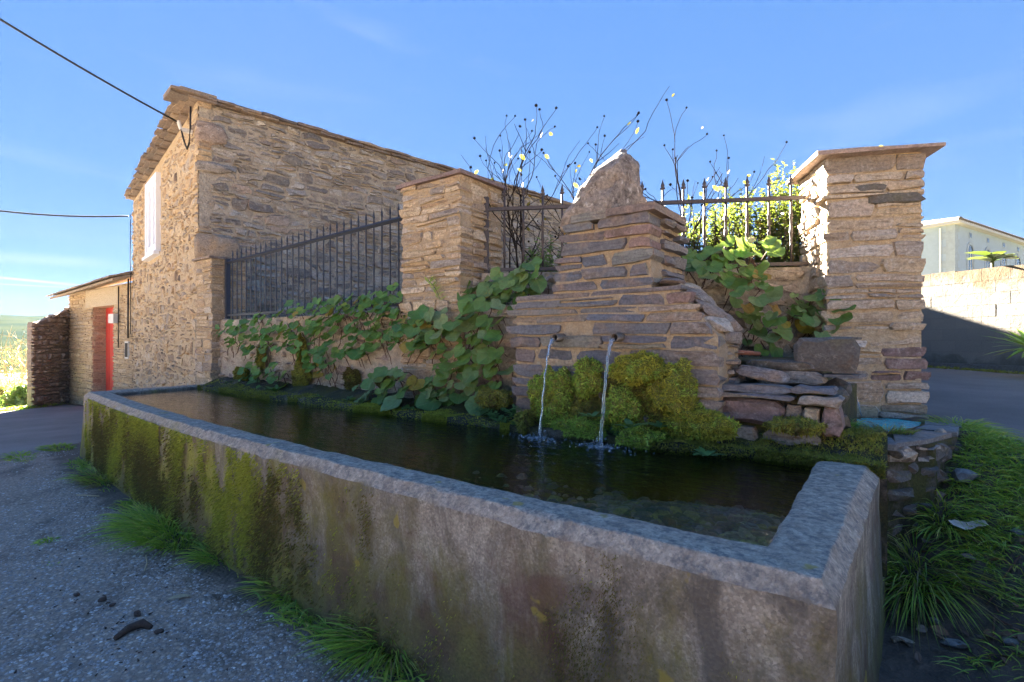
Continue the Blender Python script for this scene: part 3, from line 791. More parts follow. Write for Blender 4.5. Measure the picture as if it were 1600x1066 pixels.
# roof
roof_pts = [H0 - VP * 0.20 - UP * 0.06, H1 - VP * 0.12 + UP * 0.1, H3 + VP * 0.1 + UP * 0.1, H2 + VP * 0.1 - UP * 0.06]
cen = (H0 + H1 + H2 + H3) / 4
mb = MB()
ra = H0 + UP * 3.2 + VP * 3.4; rb = H2 + UP * 3.2 - VP * 3.4
rv = [(p.x, p.y, HT + 0.10 - (EAVE * HL if i in (1, 2) else 0)) for i, p in enumerate(roof_pts)] + [(ra.x, ra.y, HT + 0.36), (rb.x, rb.y, HT + 0.36)] + [(p.x, p.y, HT + 0.005 - (EAVE * HL if i in (1, 2) else 0)) for i, p in enumerate((H0, H1, H3, H2))]
mb.add(rv, [(0, 1, 4), (1, 2, 5, 4), (2, 3, 5), (3, 0, 4, 5), (6, 9, 8, 7), (0, 6, 7, 1), (1, 7, 8, 2), (2, 8, 9, 3), (3, 9, 6, 0)])
roof = mb.build('roof', M_roofslate, house)
def slab(fr, s0, s1, q0, q1, z, th, r, name, mat, parent, tilt=0.0, jag=0.03):
    """A thin irregular slate lying flat, its outer edge at q1."""
    edge = [(s0, q0), (s0 + r.uniform(-jag, jag), q1 + r.uniform(-jag, jag))]
    for t in (0.35, 0.7): edge.append((s0 + (s1 - s0) * t, q1 + r.uniform(-jag, jag)))
    edge += [(s1 + r.uniform(-jag, jag), q1 + r.uniform(-jag, jag)), (s1, q0)]
    n = len(edge)
    v = [fr.p(s, z + tilt * (q - q0), q) for s, q in edge] + [fr.p(s, z + th + tilt * (q - q0) - r.uniform(0, 0.2) * th, q - 0.004) for s, q in edge]
    f = [tuple(range(n)), tuple(range(2 * n - 1, n - 1, -1))] + [(i, n + i, n + (i + 1) % n, (i + 1) % n) for i in range(n)]
    return obj(name, v, f, mat, parent)
for lay_, (q, z, th) in enumerate(((0.13, HT - 0.02, 0.04), (0.22, HT + 0.025, 0.04), (0.29, HT + 0.07, 0.035))):
    s = -0.12
    while s < HL - 0.1:
        e = s + rr.uniform(0.3, 0.62)
        slab(frF, s, e - 0.012, -0.25, q * (1 - 0.06 * s) + rr.uniform(-0.022, 0.022), z - EAVE * s + rr.uniform(-0.01, 0.01), th * rr.uniform(0.8, 1.2), rr, 'slate', M_roofslate, roof, rr.uniform(-0.05, 0.03), 0.018)
        s = e
for lay_, (q, z, th) in enumerate(((0.07, HT + 0.0, 0.04), (0.11, HT + 0.045, 0.04))):
    s = -0.40
    while s < HD:
        e = s + rr.uniform(0.35, 0.8) * (1 if s < 8 else 1.6)
        slab(frS, s, e - 0.012, -0.35, q + rr.uniform(-0.03, 0.035), z + rr.uniform(-0.008, 0.008), th * rr.uniform(0.8, 1.3), rr, 'slate', M_roofslate, roof, rr.uniform(-0.05, 0.05))
        s = e
# window
w0, w1, z0, z1 = WIN
win = None
mb = MB()
t_ = 0.09
mb.fbox(frF, w0, w0 + t_, -0.06, 0.075, z0, z1); mb.fbox(frF, w1 - t_, w1, -0.06, 0.075, z0, z1)
mb.fbox(frF, w0 + t_, w1 - t_, -0.06, 0.073, z1 - t_, z1); mb.fbox(frF, w0 + t_, w1 - t_, -0.06, 0.073, z0, z0 + t_)
win = mb.build('window', M_white, house)
mid = (w0 + w1) / 2
for a, b in ((w0 + t_, mid), (mid, w1 - t_)):
    mb = MB(); g = 0.10
    mb.fbox(frF, a, a + g, -0.05, 0.045, z0 + t_, z1 - t_); mb.fbox(frF, b - g, b, -0.05, 0.045, z0 + t_, z1 - t_)
    mb.fbox(frF, a + g, b - g, -0.05, 0.043, z1 - t_ - g, z1 - t_); mb.fbox(frF, a + g, b - g, -0.05, 0.043, z0 + t_, z0 + t_ + g)
    mb.build('sash', M_white, win)
    mb = MB(); mb.fbox(frF, a + g, b - g, -0.05, -0.005, z0 + t_ + g, z1 - t_ - g)
    mb.build('pane', simple('blind', (0.62, 0.66, 0.74), 0.35, 0, 10, 0.05), win)
mb = MB(); mb.fbox(frF, w0 - 0.06, w1 + 0.06, -0.05, 0.12, z0 - 0.07, z0 - 0.003); mb.build('sill', M_white, win)
# small blocked niche stones low on the front, cable bracket at the corner
mb = MB(); mb.fbox(frF, 0.30, 0.36, 0.0, 0.16, 4.86, 4.92); mb.tube([frF.p(0.33, 4.89, 0.16), frF.p(0.33, 5.02, 0.2)], 0.03, 8)
mb.build('cable_bracket', M_box, house)
mb = MB(); mb.tube([frF.p(0.33, 4.95, 0.17), frF.p(0.28, 4.7, 0.13), frF.p(0.2, 4.55, 0.10), frF.p(0.12, 4.62, 0.09), frF.p(0.08, 4.9, 0.08), frF.p(0.06, 5.2, 0.08)], 0.014, 6)
mb.build('cable_loop', M_blk, house, True)
# cable running down the far edge of the front
mb = MB(); mb.tube([frF.p(HL - 0.12, 4.6, 0.06), frF.p(HL - 0.10, 3.6, 0.06), frF.p(HL - 0.13, 2.9, 0.06), frF.p(HL - 0.12, 1.6, 0.06)], 0.009, 6); mb.build('down_cable', M_blk, house, True)

# ------------------------------------------------------------------ gatehouse annex and ruined wall
A0 = (H1.x, H1.y - 0.0); A1 = (H1.x - 5.0, H1.y - 0.14)
frA = Frame(A0, A1, 1)
if frA.n.y > 0: frA.n = -frA.n
AT = 2.92
annex = thing('gatehouse', (A0[0], A0[1], -0.4), 'low ochre stone gatehouse with deep doorway and slate lean-to roof', 'gatehouse')
DO = (1.33, 2.95, 2.39)
mb = MB()
mb.fbox(frA, 0.0, DO[0], -0.42, -0.02, ZB, AT); mb.fbox(frA, DO[1], 5.0, -0.42, -0.02, ZB, AT); mb.fbox(frA, DO[0], DO[1], -0.42, -0.022, DO[2], AT - 0.002)
mb.fbox(frA, 0.0, 5.0, -3.0, -2.8, ZB, AT + 0.8)
mb.build('wall', M_mort_o, annex)
def door_hole(m, h, s, e, ha, hb):
    return (e > DO[0] + 0.01 and s < DO[1] - 0.01 and ha < DO[2]) or (e > 0.96 and s < 3.45 and hb > DO[2] - 0.02 and ha < 2.88)
sp = masonry(frA, 0.0, DO[0], courses(-0.5, AT, 0.07, 0.16, rr), 0.2, 0.55, rr, split=0.3, gap=0.02, out=(0, 0.02), hole=door_hole, wav=0.012, skew=0.02)
sp += masonry(frA, DO[1], 5.0, courses(-0.6, AT, 0.07, 0.16, rr), 0.2, 0.55, rr, split=0.3, gap=0.02, out=(0, 0.02), hole=door_hole, wav=0.012, skew=0.02)
lay_stones(annex, sp, M_annex, 300)
mb = MB(); mb.fbox(frA, 0.96, 3.45, -0.10, 0.012, DO[2] + 0.003, 2.88); mb.build('lintel', M_lintel, annex)
# reveal of the doorway
frR = Frame(frA.p(DO[1] - 0.002, 0, 0)[:2], frA.p(DO[1] - 0.002, 0, -0.42)[:2], 1)
if frR.n.x < 0: frR.n = -frR.n
lay_stones(annex, masonry(frR, 0.02, 0.42, courses(-0.6, DO[2], 0.08, 0.16, rr), 0.2, 0.42, rr, split=0.2, gap=0.02, out=(0, 0.012), thick=0.03), M_annex, 60)
mb = MB(); mb.fbox(frA, DO[0] - 0.1, DO[1], -0.40, -0.34, -0.7, DO[2]); door = mb.build('door', M_red, annex)
for k in range(5):
    a = DO[0] + 0.02 + k * 0.33
    mb = MB(); mb.fbox(frA, a, a + 0.31, -0.34, -0.325, -0.6, DO[2] - 0.02); mb.build('plank', M_red, door)
mb = MB(); mb.fbox(frA, 0.86, 1.22, 0.02, 0.14, 1.9, 2.14); mb.build('meter_box', M_box, annex)
mb = MB(); mb.fbox(frA, 0.18, 0.42, 0.0, 0.035, 0.98, 1.42); vw = mb.build('vent_window', M_box, annex)
mb = MB(); mb.fbox(frA, 0.215, 0.385, 0.036, 0.042, 1.02, 1.38); mb.build('pane', M_inside, vw)
mb = MB(); mb.tube([frA.p(0.78, 2.85, 0.05), frA.p(0.80, 2.0, 0.05), frA.p(0.8, 1.25, 0.05)], 0.013, 6); mb.build('wall_cable', M_blk, annex, True)
mb = MB(); mb.tube([frA.p(0.10, 3.0, 0.06), frA.p(0.12, 2.0, 0.06), frA.p(0.12, 1.5, 0.06)], 0.02, 6); mb.build('drain_pipe', M_blk, annex, True)
mb = MB()
def ar(s, q):  # roof height
    return AT + 0.06 - 0.045 * s + 0.36 * (0.45 - q)
rv = []
for (s, q) in ((0.0, 0.42), (5.1, 0.42), (5.1, -3.1), (0.0, -3.1)): rv.append(frA.p(s, ar(s, q) - 0.07, q))
for (s, q) in ((0.0, 0.42), (5.1, 0.42), (5.1, -3.1), (0.0, -3.1)): rv.append(frA.p(s, ar(s, q) - 0.01, q))
mb.add(rv, [(0, 3, 2, 1), (4, 5, 6, 7), (0, 1, 5, 4), (1, 2, 6, 5), (2, 3, 7, 6), (3, 0, 4, 7)])
aroof = mb.build('roof', M_roofslate, annex)
for row in range(8):
    q1 = 0.50 - row * 0.34
    s = -0.0
    while s < 5.15:
        e = min(s + rr.uniform(0.28, 0.5), 5.2)
        v = []
        th = rr.uniform(0.02, 0.045)
        for dz in (0.0, th):
            for (a, q) in ((s, q1 + rr.uniform(-0.03, 0.03)), (e - 0.015, q1 + rr.uniform(-0.03, 0.03)), (e - 0.015, q1 - 0.46), (s, q1 - 0.46)):
                v.append(frA.p(a, ar(a, q) + dz + (0.035 if q > q1 - 0.2 else 0.0) + (0.01 if row % 2 else 0), q))
        obj('slate', v, [(0, 3, 2, 1), (4, 5, 6, 7), (0, 1, 5, 4), (1, 2, 6, 5), (2, 3, 7, 6), (3, 0, 4, 7)], M_roofslate, aroof)
        s = e
R0 = (-20.45, 4.66); R1 = (-19.42, 3.52)
frU = Frame(R0, R1, 1)
if frU.n.x < 0: frU.n = -frU.n
ruin = thing('ruined_wall', (R1[0], R1[1], -0.6), 'dark brown rubble wall with sloping broken top beside the lane', 'wall')
def rt(s): return 2.50 - 0.58 * (s / frU.len) + 0.05 * noise.noise(Vector((s * 4, 0, 0)))
ns = 10
v = []
for i in range(ns + 1):
    s = frU.len * i / ns
    v += [frU.p(s, ZB, -0.14), frU.p(s, rt(s) - 0.04, -0.14), frU.p(s, rt(s) - 0.04, -0.03), frU.p(s, ZB, -0.03)]
f = [(3, 2, 1, 0), tuple(ns * 4 + k for k in range(4))]
for i in range(ns):
    for k in range(4): f.append((i * 4 + k, i * 4 + (k + 1) % 4, i * 4 + 4 + (k + 1) % 4, i * 4 + 4 + k))
obj('core', v, f, M_ruin, ruin)
sp = masonry(frU, 0.0, frU.len, courses(-0.55, 2.6, 0.08, 0.17, rr), 0.14, 0.34, rr, split=0.3, gap=0.02, wav=0.025, out=(0, 0.05), bev=0.025, rough=0.02, hole=lambda m, h, s, e, ha, hb: hb > rt(m) + 0.05)
lay_stones(ruin, sp, M_ruin, 300)

# ------------------------------------------------------------------ retaining wall along the back of the trough
PW0 = (-9.0, 3.56); PW1 = (-2.2, 3.50)
frW = Frame(PW0, PW1, 1)
if frW.n.y > 0: frW.n = -frW.n
WT = 1.76
garden = thing('retaining_wall', (-5.0, 3.5, 0), 'pale mortared rubble wall behind the trough, below the dark railing', 'wall')
mb = MB()
mb.fbox(frW, 0.0, frW.len, -0.32, -0.012, 0.0, WT - 0.02)
mb.build('core', M_mort_p, garden)
sp = masonry(frW, 0.02, frW.len - 0.02, courses(0.75, WT, 0.10, 0.22, rr), 0.14, 0.42, rr, split=0.25, gap=0.05, wav=0.035, out=(-0.012, 0.02), bev=0.035, rough=0.016, skew=0.05,
             hole=lambda m, h, s, e, ha, hb: rr.random() < 0.16)
lay_stones(garden, sp, M_rubble, 300, pick=lambda c: M_purple if rr.random() < 0.07 else None)
v, f = prism([(-8.2, 3.62), (-3.4, 3.7), (-0.55, 5.25), (-0.25, 5.7), (-0.4, 13.0), (-6.9, 16), (-8.75, 3.9)], 0.9, 1.70)
o = obj('garden_soil', v, f, M_soil); o['kind'] = 'structure'

# ------------------------------------------------------------------ pillars
def pillar(base, d, w, dep, z0, z1, mat, mort, r, label, crs=(0.05, 0.13), lens=(0.14, 0.45), cap=None, flare=0.0, pick=None, capmat=None, cap_h=0.035, over=0.07, face=(True, True)):
    """base: front-left corner; d: direction of the front to the right; the front looks to the right of d turned clockwise."""
    b = Vector(base); d = Vector(d).normalized(); n = Vector((d.y, -d.x))
    root = thing('stone_pillar', (b.x, b.y, z0), label, 'pillar')
    P = lambda s, q: b + d * s - n * q
    fl = 0.007
    poly = [P(fl, fl), P(w - fl, fl), P(w - fl, dep), P(fl, dep)]
    obj('core', *prism(poly, z0 - 0.3, z1), mort, root)
    cl = courses(z0 - 0.05, z1, crs[0], crs[1], r)
    fx = lambda h: -flare * sstep(z0 + 1.0, z0, h)
    f1 = Frame(P(0, 0), P(w, 0), 1)
    if f1.n.dot(n) < 0: f1.n = -f1.n
    sp = masonry(f1, fx, lambda h: w + flare * 0.5 * sstep(z0 + 1.0, z0, h), cl, lens[0], lens[1], r, split=0.35, gap=0.010, wav=0.016, out=(-0.008, 0.026), bev=0.007, rough=0.009, thick=0.16)
    f2 = Frame(P(w, 0), P(w, dep), 1)
    if f2.n.dot(d) < 0: f2.n = -f2.n
    f3 = Frame(P(0, 0), P(0, dep), 1)
    if f3.n.dot(-d) < 0: f3.n = -f3.n
    if face[0]: sp += masonry(f2, 0.165, dep, cl, 0.1, 0.3, r, split=0.35, gap=0.010, wav=0.016, out=(-0.008, 0.022), bev=0.007, rough=0.009, thick=0.1)
    if face[1]: sp += masonry(f3, 0.165, dep, cl, 0.1, 0.3, r, split=0.35, gap=0.010, wav=0.016, out=(-0.008, 0.022), bev=0.007, rough=0.009, thick=0.1)
    lay_stones(root, sp, mat, 300, pick=pick)
    # slate cap, slightly uneven, hipped
    o = over
    ring = []
    for (s, q) in ((-o, -o), (w * 0.35, -o - 0.008), (w * 0.7, -o + 0.006), (w + o, -o), (w + o, dep * 0.5), (w + o, dep + o), (-o, dep + o), (-o - 0.005, dep * 0.5)):
        p = P(s + r.uniform(-0.008, 0.008), q + r.uniform(-0.008, 0.008)); ring.append(p)
    k = len(ring); ce = P(w / 2, dep / 2)
    v = [(p.x, p.y, z1 + r.uniform(-0.004, 0.004)) for p in ring] + [(p.x, p.y, z1 + cap_h + r.uniform(-0.004, 0.004)) for p in ring] + [(ce.x, ce.y, z1 + cap_h + 0.03)]
    f = [tuple(range(k - 1, -1, -1))] + [(i, (i + 1) % k, k + (i + 1) % k, k + i) for i in range(k)] + [(k + i, k + (i + 1) % k, 2 * k) for i in range(k)]
    obj('cap', v, f, capmat or M_capslate, root)
    return root
rp = random.Random(5)
pillar((-3.93, 3.45), (1, 0.0), 0.78, 0.62, 0.80, 2.945, M_pillar, M_mort, rp, 'stout ochre stone pillar with dark red slate cap, between the two railings', crs=(0.045, 0.12), lens=(0.14, 0.42), over=0.045, face=(True, False))
pillar((-8.62, 3.44), (1, 0.0), 0.52, 0.5, 0.80, 2.66, M_pillar, M_mort, rp, 'slim pale stone pillar at the house corner, at the far end of the railing', crs=(0.07, 0.16), lens=(0.14, 0.4), over=0.05, face=(True, False), cap_h=0.03, capmat=M_roofslate)
B2 = at(1291, 640, 4.10)
d2 = Vector((RX * 0.977 + FX * -0.21, RY * 0.977 + FY * -0.21))
def pick2(c):
    x = Vector((c[0] - B2.x, c[1] - B2.y)).dot(d2)
    if x > 0.42 and 1.14 < c[2] < 1.40 : return M_purple
    return None
pillar((B2.x, B2.y), d2, 0.675, 0.6, 0.86, 2.895, M_pillar2, M_mort_o, rp, 'big tan layered stone pillar with flat slab cap, above the small turquoise basin', crs=(0.07, 0.19), lens=(0.18, 0.5), flare=0.08, pick=pick2, capmat=M_capslate2, cap_h=0.03, over=0.10, face=(False, True))

# ------------------------------------------------------------------ low wall under the spiked fence
F0 = (-3.14, 3.76); F1 = (-0.50, 5.18)
frE = Frame(F0, F1, 1)
if frE.n.y > 0: frE.n = -frE.n
FB = 2.07
fw = thing('low_wall', (-1.8, 4.4, 0.8), 'low rubble wall carrying the spiked iron fence behind the fountain', 'wall')
mb = MB(); mb.fbox(frE, 0, frE.len, -0.30, 0.06, 0.6, FB); mb.build('core', M_mort_p, fw)
frE2 = Frame(frE.p(0, 0, 0.07)[:2], frE.p(frE.len, 0, 0.07)[:2], 1)
if frE2.n.y > 0: frE2.n = -frE2.n
sp = masonry(frE2, 0.0, frE.len, courses(0.8, FB, 0.1, 0.24, rp), 0.18, 0.45, rp, split=0.25, gap=0.035, wav=0.03, out=(-0.005, 0.03), bev=0.03, rough=0.02, skew=0.05)
lay_stones(fw, sp, M_rubble, 300)

# ------------------------------------------------------------------ railings
rail = thing('iron_railing', (-6.0, 3.62, 1.76), 'dark blue iron railing with thin spiked bars before the house wall', 'railing')
ya = 3.62
def railz(x): return 2.605 + (x + 7.96) / 3.95 * 0.115
mb = MB(); mb.tube([(-7.98, ya, railz(-7.98)), (-3.96, ya, railz(-3.96))], 0.026, 4); mb.build('top_rail', M_iron, rail)
mb = MB(); mb.box(-7.97, -3.96, ya - 0.018, ya + 0.018, 1.80, 1.83); mb.build('bottom_rail', M_iron, rail)
mb = MB(); mb.box(-8.03, -7.975, ya - 0.03, ya + 0.03, 1.74, 2.66); mb.build('post', M_iron, rail)
nb = 29
bm_ = None
for i in range(nb):
    x = -7.84 + i * (3.80 / (nb - 1))
    zt = railz(x)
    if bm_ is None:
        m_ = MB()
        m_.tube([(0, 0, 0), (0, 0, 0.40), (0, 0, 0.42), (0, 0, 0.44), (0, 0, 0.93)], [0.010, 0.010, 0.016, 0.010, 0.009], 5)
        m_.tube([(0, 0, 0.93), (0, 0, 0.945), (0, 0, 0.965), (0, 0, 1.03)], [0.009, 0.014, 0.011, 0.001], 5)
        bm_, _ = make_mesh('bar', m_.v, m_.f, M_iron, False, False)
    o = link('bar', bm_, (x, ya, zt - 0.86), rail)
fence = thing('spiked_fence', (-1.8, 4.45, 2.07), 'brown wrought iron fence with arrowhead spikes on the low wall', 'fence')
q_ = -0.06
TR = 2.70; BR = 2.115
mb = MB(); mb.fbox(frE, 0.02, frE.len - 0.03, q_ - 0.016, q_ + 0.016, TR - 0.016, TR + 0.016); mb.build('top_rail', M_iron2, fence)
mb = MB(); mb.fbox(frE, 0.02, frE.len - 0.03, q_ - 0.015, q_ + 0.015, BR - 0.015, BR + 0.015); mb.build('bottom_rail', M_iron2, fence)
for s in (0.0, frE.len - 0.045):
    mb = MB(); mb.fbox(frE, s, s + 0.045, q_ - 0.022, q_ + 0.022, 2.05, TR + 0.12); mb.build('post', M_iron2, fence)
m_ = MB()
zz = []; rr_ = []
for z, r_ in ((0, .010), (0.12, .010), (0.13, .017), (0.15, .012), (0.16, .017), (0.18, .010), (0.27, .0135), (0.28, .018), (0.30, .0135), (0.40, .010), (0.41, .017), (0.43, .012), (0.44, .017), (0.46, .010), (0.70, .010)):
    zz.append((0, 0, z)); rr_.append(r_)
m_.tube(zz, rr_, 6)
barme, _ = make_mesh('bar', m_.v, m_.f, M_iron2, True, False)
m_ = MB()
prof2 = [(0.0, 0.006), (0.010, 0.022), (0.024, 0.023), (0.030, 0.010), (0.040, 0.020), (0.066, 0.009), (0.10, 0.001)]
n = 4; v = []
for z, w in prof2: v += [(w, 0, z), (0, w * 0.35, z), (-w, 0, z), (0, -w * 0.35, z)]
f = [(3, 2, 1, 0)]
for i in range(len(prof2) - 1):
    for k in range(4): f.append((i * 4 + k, i * 4 + (k + 1) % 4, i * 4 + 4 + (k + 1) % 4, i * 4 + 4 + k))
finme, _ = make_mesh('spike', v, f, M_iron2, False, False)
for i in range(15):
    s = 0.20 + i * (frE.len - 0.42) / 14
    p = frE.p(s, BR, q_)
    b_ = link('bar', barme, p, fence)
    sp_ = link('spike', finme, (p[0], p[1], BR + 0.70), b_)
    sp_.rotation_euler.z = math.atan2(frE.d.y, frE.d.x) + rng.uniform(-0.15, 0.15)

# ------------------------------------------------------------------ fountain
fount = thing('fountain', (-1.7, 3.3, 0.75), 'stepped slate masonry fountain block with two spouts over the trough', 'fountain')
rf = random.Random(21)
xz = [(-2.40, 0.6), (-0.855, 0.6), (-0.86, 1.46), (-1.10, 1.76), (-2.39, 1.77)]
v = [(x, 3.284, z) for x, z in xz] + [(x + (0.03 if x > -1.5 else 0), 3.66 if x > -1.0 else 3.9, z) for x, z in xz]
mb = MB(); mb.add(v, [(0, 1, 2, 3, 4), (9, 8, 7, 6, 5)] + [(i, 5 + i, 5 + (i + 1) % 5, (i + 1) % 5) for i in range(5)]); mb.build('core', M_mort, fount)
shoulder = lambda h: 1.61 - 0.80 * max(0.0, h - 1.46)
v0, f0 = prism([(-2.06, 3.285), (-1.285, 3.285), (-1.25, 3.85), (-2.06, 3.85)], 1.77, 2.27)
v0 = [list(p) for p in v0]
for p in v0[4:]:
    p[0] = -1.90 if p[0] < -1.7 else -1.30
    p[2] += 0.02 if p[0] > -1.5 else -0.02
mb = MB(); mb.add(v0, f0); mb.build('upper_core', M_mort, fount)
frP = Frame((-2.45, 3.28), (-0.84, 3.28), 1)
if frP.n.y > 0: frP.n = -frP.n
frQ = Frame((-0.84, 3.28), (-0.815, 3.66), 1)
if frQ.n.x < 0: frQ.n = -frQ.n
cl = courses(0.72, 1.79, 0.045, 0.135, rf)
def sp_hole(m, h, s, e, ha, hb):
    for px_ in (0.455, 0.925):
        if s - 0.02 < px_ < e + 0.02 and ha - 0.02 < 1.45 < hb + 0.02 and (e - s) < 0.3: return True
    return False
sp = masonry(frP, lambda h: 0.03 + 0.05 * sstep(1.2, 0.8, h) - 0.03 * math.sin(h * 9), shoulder, cl, 0.16, 0.62, rf, split=0.18, gap=0.008, wav=0.013, out=(-0.004, 0.026), bev=0.005, rough=0.006, thick=0.16, hole=sp_hole, skew=0.04)
pk = lambda c: (M_schist if (c[0] > -1.35 and rf.random() < 0.55) else (M_purple if rf.random() < 0.07 else None))
lay_stones(fount, sp, M_slate, 300, pick=pk)
sp = masonry(frQ, 0.165, frQ.len, [q for q in cl if q[1] < 1.5], 0.12, 0.3, rf, split=0.3, gap=0.025, wav=0.014, out=(0.0, 0.04), bev=0.012, rough=0.014, thick=0.1)
lay_stones(fount, sp, M_schist, 300)
cl2 = courses(1.79, 2.30, 0.045, 0.12, rf)
sp = masonry(frP, lambda h: 0.37 + (h - 1.79) * 0.30, lambda h: 1.17 - (h - 1.79) * 0.02, cl2, 0.2, 0.56, rf, split=0.12, gap=0.009, wav=0.013, out=(-0.004, 0.024), bev=0.005, rough=0.006, thick=0.18, skew=0.05)
lay_stones(fount, sp, M_slate, 300, pick=lambda c: M_purple if rf.random() < 0.13 else None)
frQ2 = Frame((-1.28, 3.28), (-1.24, 3.85), 1)
if frQ2.n.x < 0: frQ2.n = -frQ2.n
sp = masonry(frQ2, 0.185, frQ2.len, cl2, 0.16, 0.35, rf, split=0.15, gap=0.03, wav=0.014, out=(0.0, 0.03), bev=0.008, rough=0.01, thick=0.1)
lay_stones(fount, sp, M_slate, 300)
# top slabs
frT = Frame((-1.90, 3.26), (-1.26, 3.26), 1)
if frT.n.y > 0: frT.n = -frT.n
for (a, b, q) in ((0.02, 0.30, 0.01), (0.315, 0.66, 0.02)):
    slab(frT, a, b, -0.6, q, 2.285 + 0.03 * a, 0.06, rf, 'cap_slab', M_slate, fount, 0.0, 0.012)
# broken stone shoulder on the right
def rock(name, c, size, mat, parent, seed, sub=2, rough=0.22, squash=None, label=None, cat=None, flat=False, rot=None):
    import bmesh
    bm = bmesh.new(); bmesh.ops.create_icosphere(bm, subdivisions=sub, radius=1.0)
    c = Vector(c); v = []
    rc = random.Random(int(seed * 97) + 5)
    cuts = [(Vector((rc.gauss(0, 1), rc.gauss(0, 1), rc.gauss(0, 1))).normalized(), rc.uniform(0.55, 0.8)) for _ in range(13 if sub < 4 else 5)]
    for p in bm.verts:
        q = p.co.copy()
        d = 1 + rough * (noise.noise(q * 1.1 + Vector((seed, 0, 0))) * 1.4 + noise.noise(q * 2.6 + Vector((0, seed, 0))) * 0.6 + noise.noise(q * 6 + Vector((0, seed, 0))) * 0.22)
        # box-like planes
        m = max(abs(q.x), abs(q.y), abs(q.z)); q = q * (0.62 + 0.38 / m) * d * 0.86
        for nn_, dd_ in cuts:
            e_ = q.dot(nn_) - dd_
            if e_ > 0: q = q - nn_ * e_ * 0.92
        q = Vector((q.x * size[0], q.y * size[1], q.z * size[2]))
        if squash: q = squash(q)
        if rot is not None: q = rot @ q
        v.append(c + q)
    f = [tuple(x.index for x in fc.verts) for fc in bm.faces]
    bm.free()
    return obj(name, v, f, mat, parent, 2 if sub < 4 else True)
rsh = random.Random(77)
for (x, y, z, sx, sy, sz, ry, m) in ((-1.16, 3.60, 1.80, 0.15, 0.30, 0.06, 0.3, M_pillar2), (-1.05, 3.50, 1.74, 0.13, 0.24, 0.045, 0.62, M_schist), (-0.97, 3.50, 1.64, 0.13, 0.24, 0.05, 0.72, M_schist), (-0.90, 3.50, 1.54, 0.11, 0.23, 0.05, 0.85, M_pillar2), (-0.84, 3.56, 1.45, 0.07, 0.20, 0.07, 0.5, M_schist), (-1.10, 3.70, 1.72, 0.17, 0.2, 0.07, 0.5, M_schist), (-0.93, 3.70, 1.55, 0.15, 0.16, 0.09, 0.6, M_schist), (-1.19, 3.40, 1.83, 0.10, 0.12, 0.03, 0.1, M_slate)):
    rock('stone', (x, y, z), (sx, sy, sz), m, fount, x * 7 + z * 3, 3, 0.16, rot=Matrix.Rotation(ry, 3, 'Y'))
# spouts
for (lx, ly) in LAND:
    x = lx + 0.0
    y0, y1, zc = 3.165, 3.40, 1.452
    m_ = MB()
    n = 14; v = []
    for (y, r_, zz_) in ((y1, 0.032, zc + 0.01), (y0, 0.032, zc), (y0, 0.026, zc), (y0 + 0.12, 0.026, zc + 0.003)):
        for k in range(n):
            a = 2 * math.pi * k / n
            v.append((x + r_ * math.cos(a), y + (0.010 * math.sin(a) if y < 3.3 else 0), zz_ + r_ * math.sin(a)))
    f = [(i * n + k, i * n + (k + 1) % n, (i + 1) * n + (k + 1) % n, (i + 1) * n + k) for i in range(3) for k in range(n)]
    sp_ = obj('spout', v, f, M_pipe, fount, True)
    obj('bore', [(x + 0.0255 * math.cos(2 * math.pi * k / n), y0 + 0.05, zc + 0.002 + 0.0255 * math.sin(2 * math.pi * k / n)) for k in range(n)], [tuple(range(n))], M_inside, sp_)
# boulder on top
def peak(q):
    k = 1.0 - 0.30 * max(0.0, (q.z + 0.05) / 0.34)
    return Vector((q.x * k + 0.10 * (q.z + 0.1) / 0.3, q.y * k, q.z))
bo = rock('boulder', (-1.735, 3.57, 2.55), (0.285, 0.24, 0.36), M_boulder, None, 9.1, 5, 0.34, peak)
tag(bo, 'rough pale pointed boulder standing on top of the slate fountain', 'boulder')

# ------------------------------------------------------------------ stacked slabs between fountain and big pillar
rs_ = random.Random(33)
ledge = thing('slab_ledge', (-0.6, 3.5, 0.8), 'rough stacked slabs and mossy blocks between fountain and big pillar', 'stone ledge')
mb = MB(); mb.add(*prism([(-0.88, 3.42), (-0.30, 3.42), (-0.20, 4.35), (-0.98, 4.2)], 0.6, 1.13)); mb.build('core', M_ledge, ledge)
mb = MB(); mb.add(*prism([(-0.85, 3.76), (-0.42, 3.76), (-0.38, 4.75), (-1.1, 4.45)], 1.1, 1.30)); mb.build('back_core', M_ledge, ledge)
frL = Frame((-0.92, 3.38), (-0.24, 3.38), 1)
if frL.n.y > 0: frL.n = -frL.n
def flat_stone(fr, s0, s1, h0, h1, out, mat, parent, r, bev=0.012, rough=0.01, thick=0.14, name='stone'):
    w = s1 - s0; h = h1 - h0; j = lambda k: r.uniform(-k, k)
    pts = [(s0 + j(.02), h0 + h * .15), (s0 + w * .1, h0 + j(.006)), (s0 + w * .35, h0 + j(.008)), (s0 + w * .65, h0 + j(.008)), (s0 + w * .93, h0 + j(.006)), (s1 + j(.02), h0 + h * .25), (s1 + j(.015), h0 + h * .7),
           (s0 + w * .9, h1 + j(.006)), (s0 + w * .6, h1 + j(.008)), (s0 + w * .3, h1 + j(.008)), (s0 + w * .08, h1 + j(.006)), (s0 + j(.015), h0 + h * .75)]
    v, f = stone_shape(fr, pts, r, out, thick, bev, rough)
    return obj(name, v, f, mat, parent, 2)
